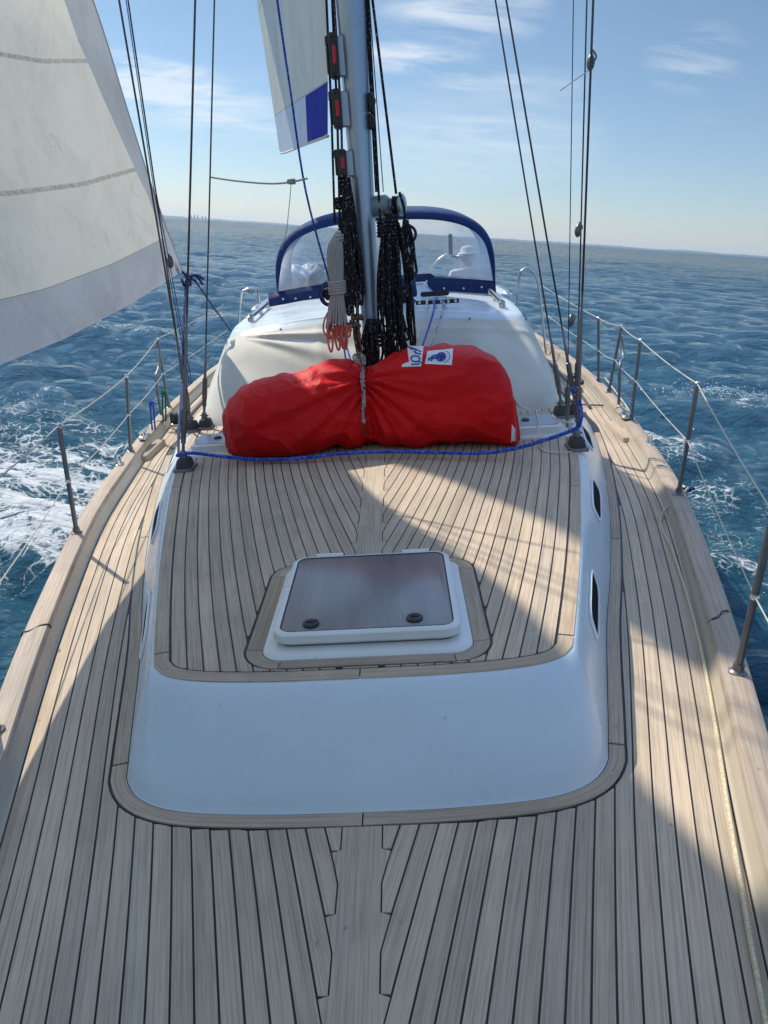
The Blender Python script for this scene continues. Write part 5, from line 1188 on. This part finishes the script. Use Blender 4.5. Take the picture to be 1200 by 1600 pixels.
q = np.stack([idxg[:-1], np.roll(idxg[:-1], -1, 1), np.roll(idxg[1:], -1, 1), idxg[1:]], -1).reshape(-1, 4)[:, ::-1]
me = bpy.data.meshes.new('sea'); me.vertices.add(nr * nc); me.vertices.foreach_set('co', np.stack([X2, Y2, Z], -1).ravel())
me.loops.add(q.size); me.loops.foreach_set('vertex_index', q.ravel()); me.polygons.add(len(q)); me.polygons.foreach_set('loop_start', np.arange(0, q.size, 4)); me.polygons.foreach_set('use_smooth', [True] * len(q))
fa = me.attributes.new('foam', 'FLOAT', 'POINT'); fa.data.foreach_set('value', foam.ravel().astype(np.float32)); me.update(calc_edges=True); me.validate()
sea = bpy.data.objects.new('sea', me); C.objects.link(sea); sea['kind'] = 'structure'
m, t, p, out = mat('sea_water'); tcw = t.node('ShaderNodeTexCoord').outputs['Object']
geo = t.node('ShaderNodeNewGeometry').outputs['Position']
dist = t.node('ShaderNodeVectorMath', {0: geo}, operation='LENGTH').outputs['Value']
n1 = t.noise(t.node('ShaderNodeMapping', {'Vector': geo, 'Rotation': (0, 0, .4), 'Scale': (1.3, 2.4, 1)}).outputs[0], 2.6, 8, .66, .3); n2 = t.noise(t.node('ShaderNodeMapping', {'Vector': geo, 'Rotation': (0, 0, .4), 'Scale': (.6, 1.5, 1)}).outputs[0], .55, 6, .6, .2)
n0 = t.noise(t.node('ShaderNodeMapping', {'Vector': geo, 'Rotation': (0, 0, .3), 'Scale': (.25, .8, 1)}).outputs[0], .11, 7, .62)
fo = t.node('ShaderNodeAttribute', attribute_name='foam').outputs['Fac']
lace = t.node('ShaderNodeTexVoronoi', {'Vector': t.node('ShaderNodeVectorMath', {0: geo, 1: t.node('ShaderNodeVectorMath', {0: t.node('ShaderNodeTexNoise', {'Vector': geo, 'Scale': 2.2, 'Detail': 5.0}).outputs['Color'], 'Scale': .55}, operation='SCALE').outputs[0]}, operation='ADD').outputs[0], 'Scale': 8.0}, feature='DISTANCE_TO_EDGE').outputs[0]
fn = t.noise(geo, 20, 8, .78, .8); patchn = t.noise(geo, 2.1, 6, .65, .6)
fm = t.math('MULTIPLY', fo, t.rng(patchn, .34, .62, .25, 1.3)); thr = t.math('ADD', t.math('MULTIPLY', fm, .62), t.math('ADD', t.math('MULTIPLY', t.math('SUBTRACT', fn, .5), .9), t.rng(lace, 0, .14, .16, -.12)))
foam_f = t.math('MULTIPLY', t.rng(thr, .37, .62), t.math('GREATER_THAN', fm, .04))
water_c = t.mix(t.rng(n2, .35, .65), (.018, .085, .145), (.026, .120, .185)); water_c = t.mix(t.math('MULTIPLY', fm, .5, clamp=True), water_c, (.02, .13, .14))
colr = t.mix(foam_f, water_c, (.80, .83, .84)); t.l.new(colr, p.inputs['Base Color']); p.inputs['IOR'].default_value = 1.333
rgh = t.rng(dist, 10, 900, .05, .16); t.l.new(t.math('MAXIMUM', rgh, t.math('MULTIPLY', foam_f, .8)), p.inputs['Roughness'])
b1 = t.node('ShaderNodeBump', {'Height': n1, 'Strength': t.rng(dist, 4, 60, .9, 1.0), 'Distance': t.rng(dist, 5, 80, .20, .5)}); b2 = t.node('ShaderNodeBump', {'Height': n2, 'Strength': t.rng(dist, 12, 120, .25, 1.0), 'Distance': t.rng(dist, 30, 500, 1.0, 5.0), 'Normal': b1.outputs[0]}); b3 = t.node('ShaderNodeBump', {'Height': n0, 'Strength': t.rng(dist, 40, 250, 0, 1.0), 'Distance': 5.0, 'Normal': b2.outputs[0]})
t.l.new(b3.outputs[0], p.inputs['Normal']); me.materials.append(m)

def make_w(name, mb, mtl, kind=None, base=(0, 0, 0)):
    me = bpy.data.meshes.new(name); me.from_pydata((np.array(mb.v) - np.array(base)).tolist(), [], mb.f); me.materials.append(mtl); o = bpy.data.objects.new(name, me); C.objects.link(o); o.location = base
    if kind: o['kind'] = kind
    return o
# spray drops thrown up by the breaking crest
for (px, py, lab, sc, n) in ((1140, 628, 'white spray thrown up by the wave on the right', 1.0, 420), (20, 655, 'white spray on the wave at the left edge', .9, 160)):
    c = gl_w(px, py); mb = MB(); g = random.Random(n)
    for k in range(n):
        u = abs(g.gauss(0, .33)); r = g.uniform(.004, .014) * (1 if k % 9 else 2.0); p = c + np.array([g.gauss(0, .55) * sc, g.gauss(0, .3), .04 + .42 * sc * abs(g.gauss(0, .38)) * math.exp(-u)])
        mb.add([p + [r, 0, 0], p + [-r, 0, 0], p + [0, r, 0], p + [0, -r, 0], p + [0, 0, r * 1.4], p + [0, 0, -r * 1.4]], [(0, 2, 4), (2, 1, 4), (1, 3, 4), (3, 0, 4), (2, 0, 5), (1, 2, 5), (3, 1, 5), (0, 3, 5)])
    o = make_w('spray', mb, simple('spray_white', (.85, .88, .9), .6), 'stuff', tuple(c))
# far coast: a low uneven ridge, fading in the air
M_COAST = simple('far_coast', (.10, .14, .16), .95, nscale=.01)
def coast(a0, a1, R0, hf, seed):
    n = 260; mb = MB(); V = []
    for i in range(n):
        a = a0 + (a1 - a0) * i / (n - 1); e = min(1, i / 25, (n - 1 - i) / 25)
        h = e * (hf * (.55 + .45 * mnoise.noise((i * .05, seed, 0)) + .25 * mnoise.noise((i * .4, seed, 3)) + .12 * mnoise.noise((i * 1.7, seed, 3))))
        for rr, z in ((R0, -3), (R0 + 20, max(1, h * .35)), (R0 + 350, max(1.2, h)), (R0 + 1200, h * .8), (R0 + 1500, -3)): V.append((rr * math.sin(a), rr * math.cos(a), z))
    mb.add(V, [q[::-1] for q in grid_faces(n, 5)]); o = make_w('coast', mb, M_COAST, 'structure'); return o
coast(math.radians(-26), math.radians(-7), 11000, 24, 1.0); coast(math.radians(5), math.radians(40), 9500, 24, 4.0)
for k, (px) in enumerate((299, 304, 309, 316, 321)):
    d = dir_w(px, 340); a = math.atan2(d[0], d[1]); R0 = 10500; c = np.array([R0 * math.sin(a), R0 * math.cos(a), 0]); t = bpy.data.objects.new('chimney', None); C.objects.link(t); t.location = c
    h = 34 + (k * 17) % 22; tag(t, ['leftmost', 'second from left', 'middle', 'second from right', 'rightmost'][k] + ' of five tiny chimneys on the far left horizon', 'chimney', 'chimneys on the horizon'); mb = MB(); lathe(mb, (0, 0, -2), [(9, 0), (5.5, h)], n=10); o = make_w('stack', mb, M_COAST); o.parent = t

# ------------------------------------------------------------------ thin sea haze
HZ = 13000.0; hz_top = 150.0
mb = MB(); mb.add([(x, y, z) for z in (-4.0, hz_top) for x, y in ((-HZ * 2.2, -HZ * 2.2), (HZ * 2.2, -HZ * 2.2), (HZ * 2.2, HZ * 2.2), (-HZ * 2.2, HZ * 2.2))], [(3, 2, 1, 0), (4, 5, 6, 7), (0, 1, 5, 4), (1, 2, 6, 5), (2, 3, 7, 6), (3, 0, 4, 7)])
mh = bpy.data.materials.new('haze_air'); mh.use_nodes = True; th_ = NT(mh.node_tree); th_.n.clear(); oh = th_.node('ShaderNodeOutputMaterial'); pv = th_.node('ShaderNodeVolumePrincipled', {'Color': (.84, .93, 1.0, 1), 'Density': 0.00004, 'Anisotropy': .3}); th_.l.new(pv.outputs[0], oh.inputs['Volume'])
USE_HAZE = True
if USE_HAZE: make_w('haze', mb, mh, 'stuff')
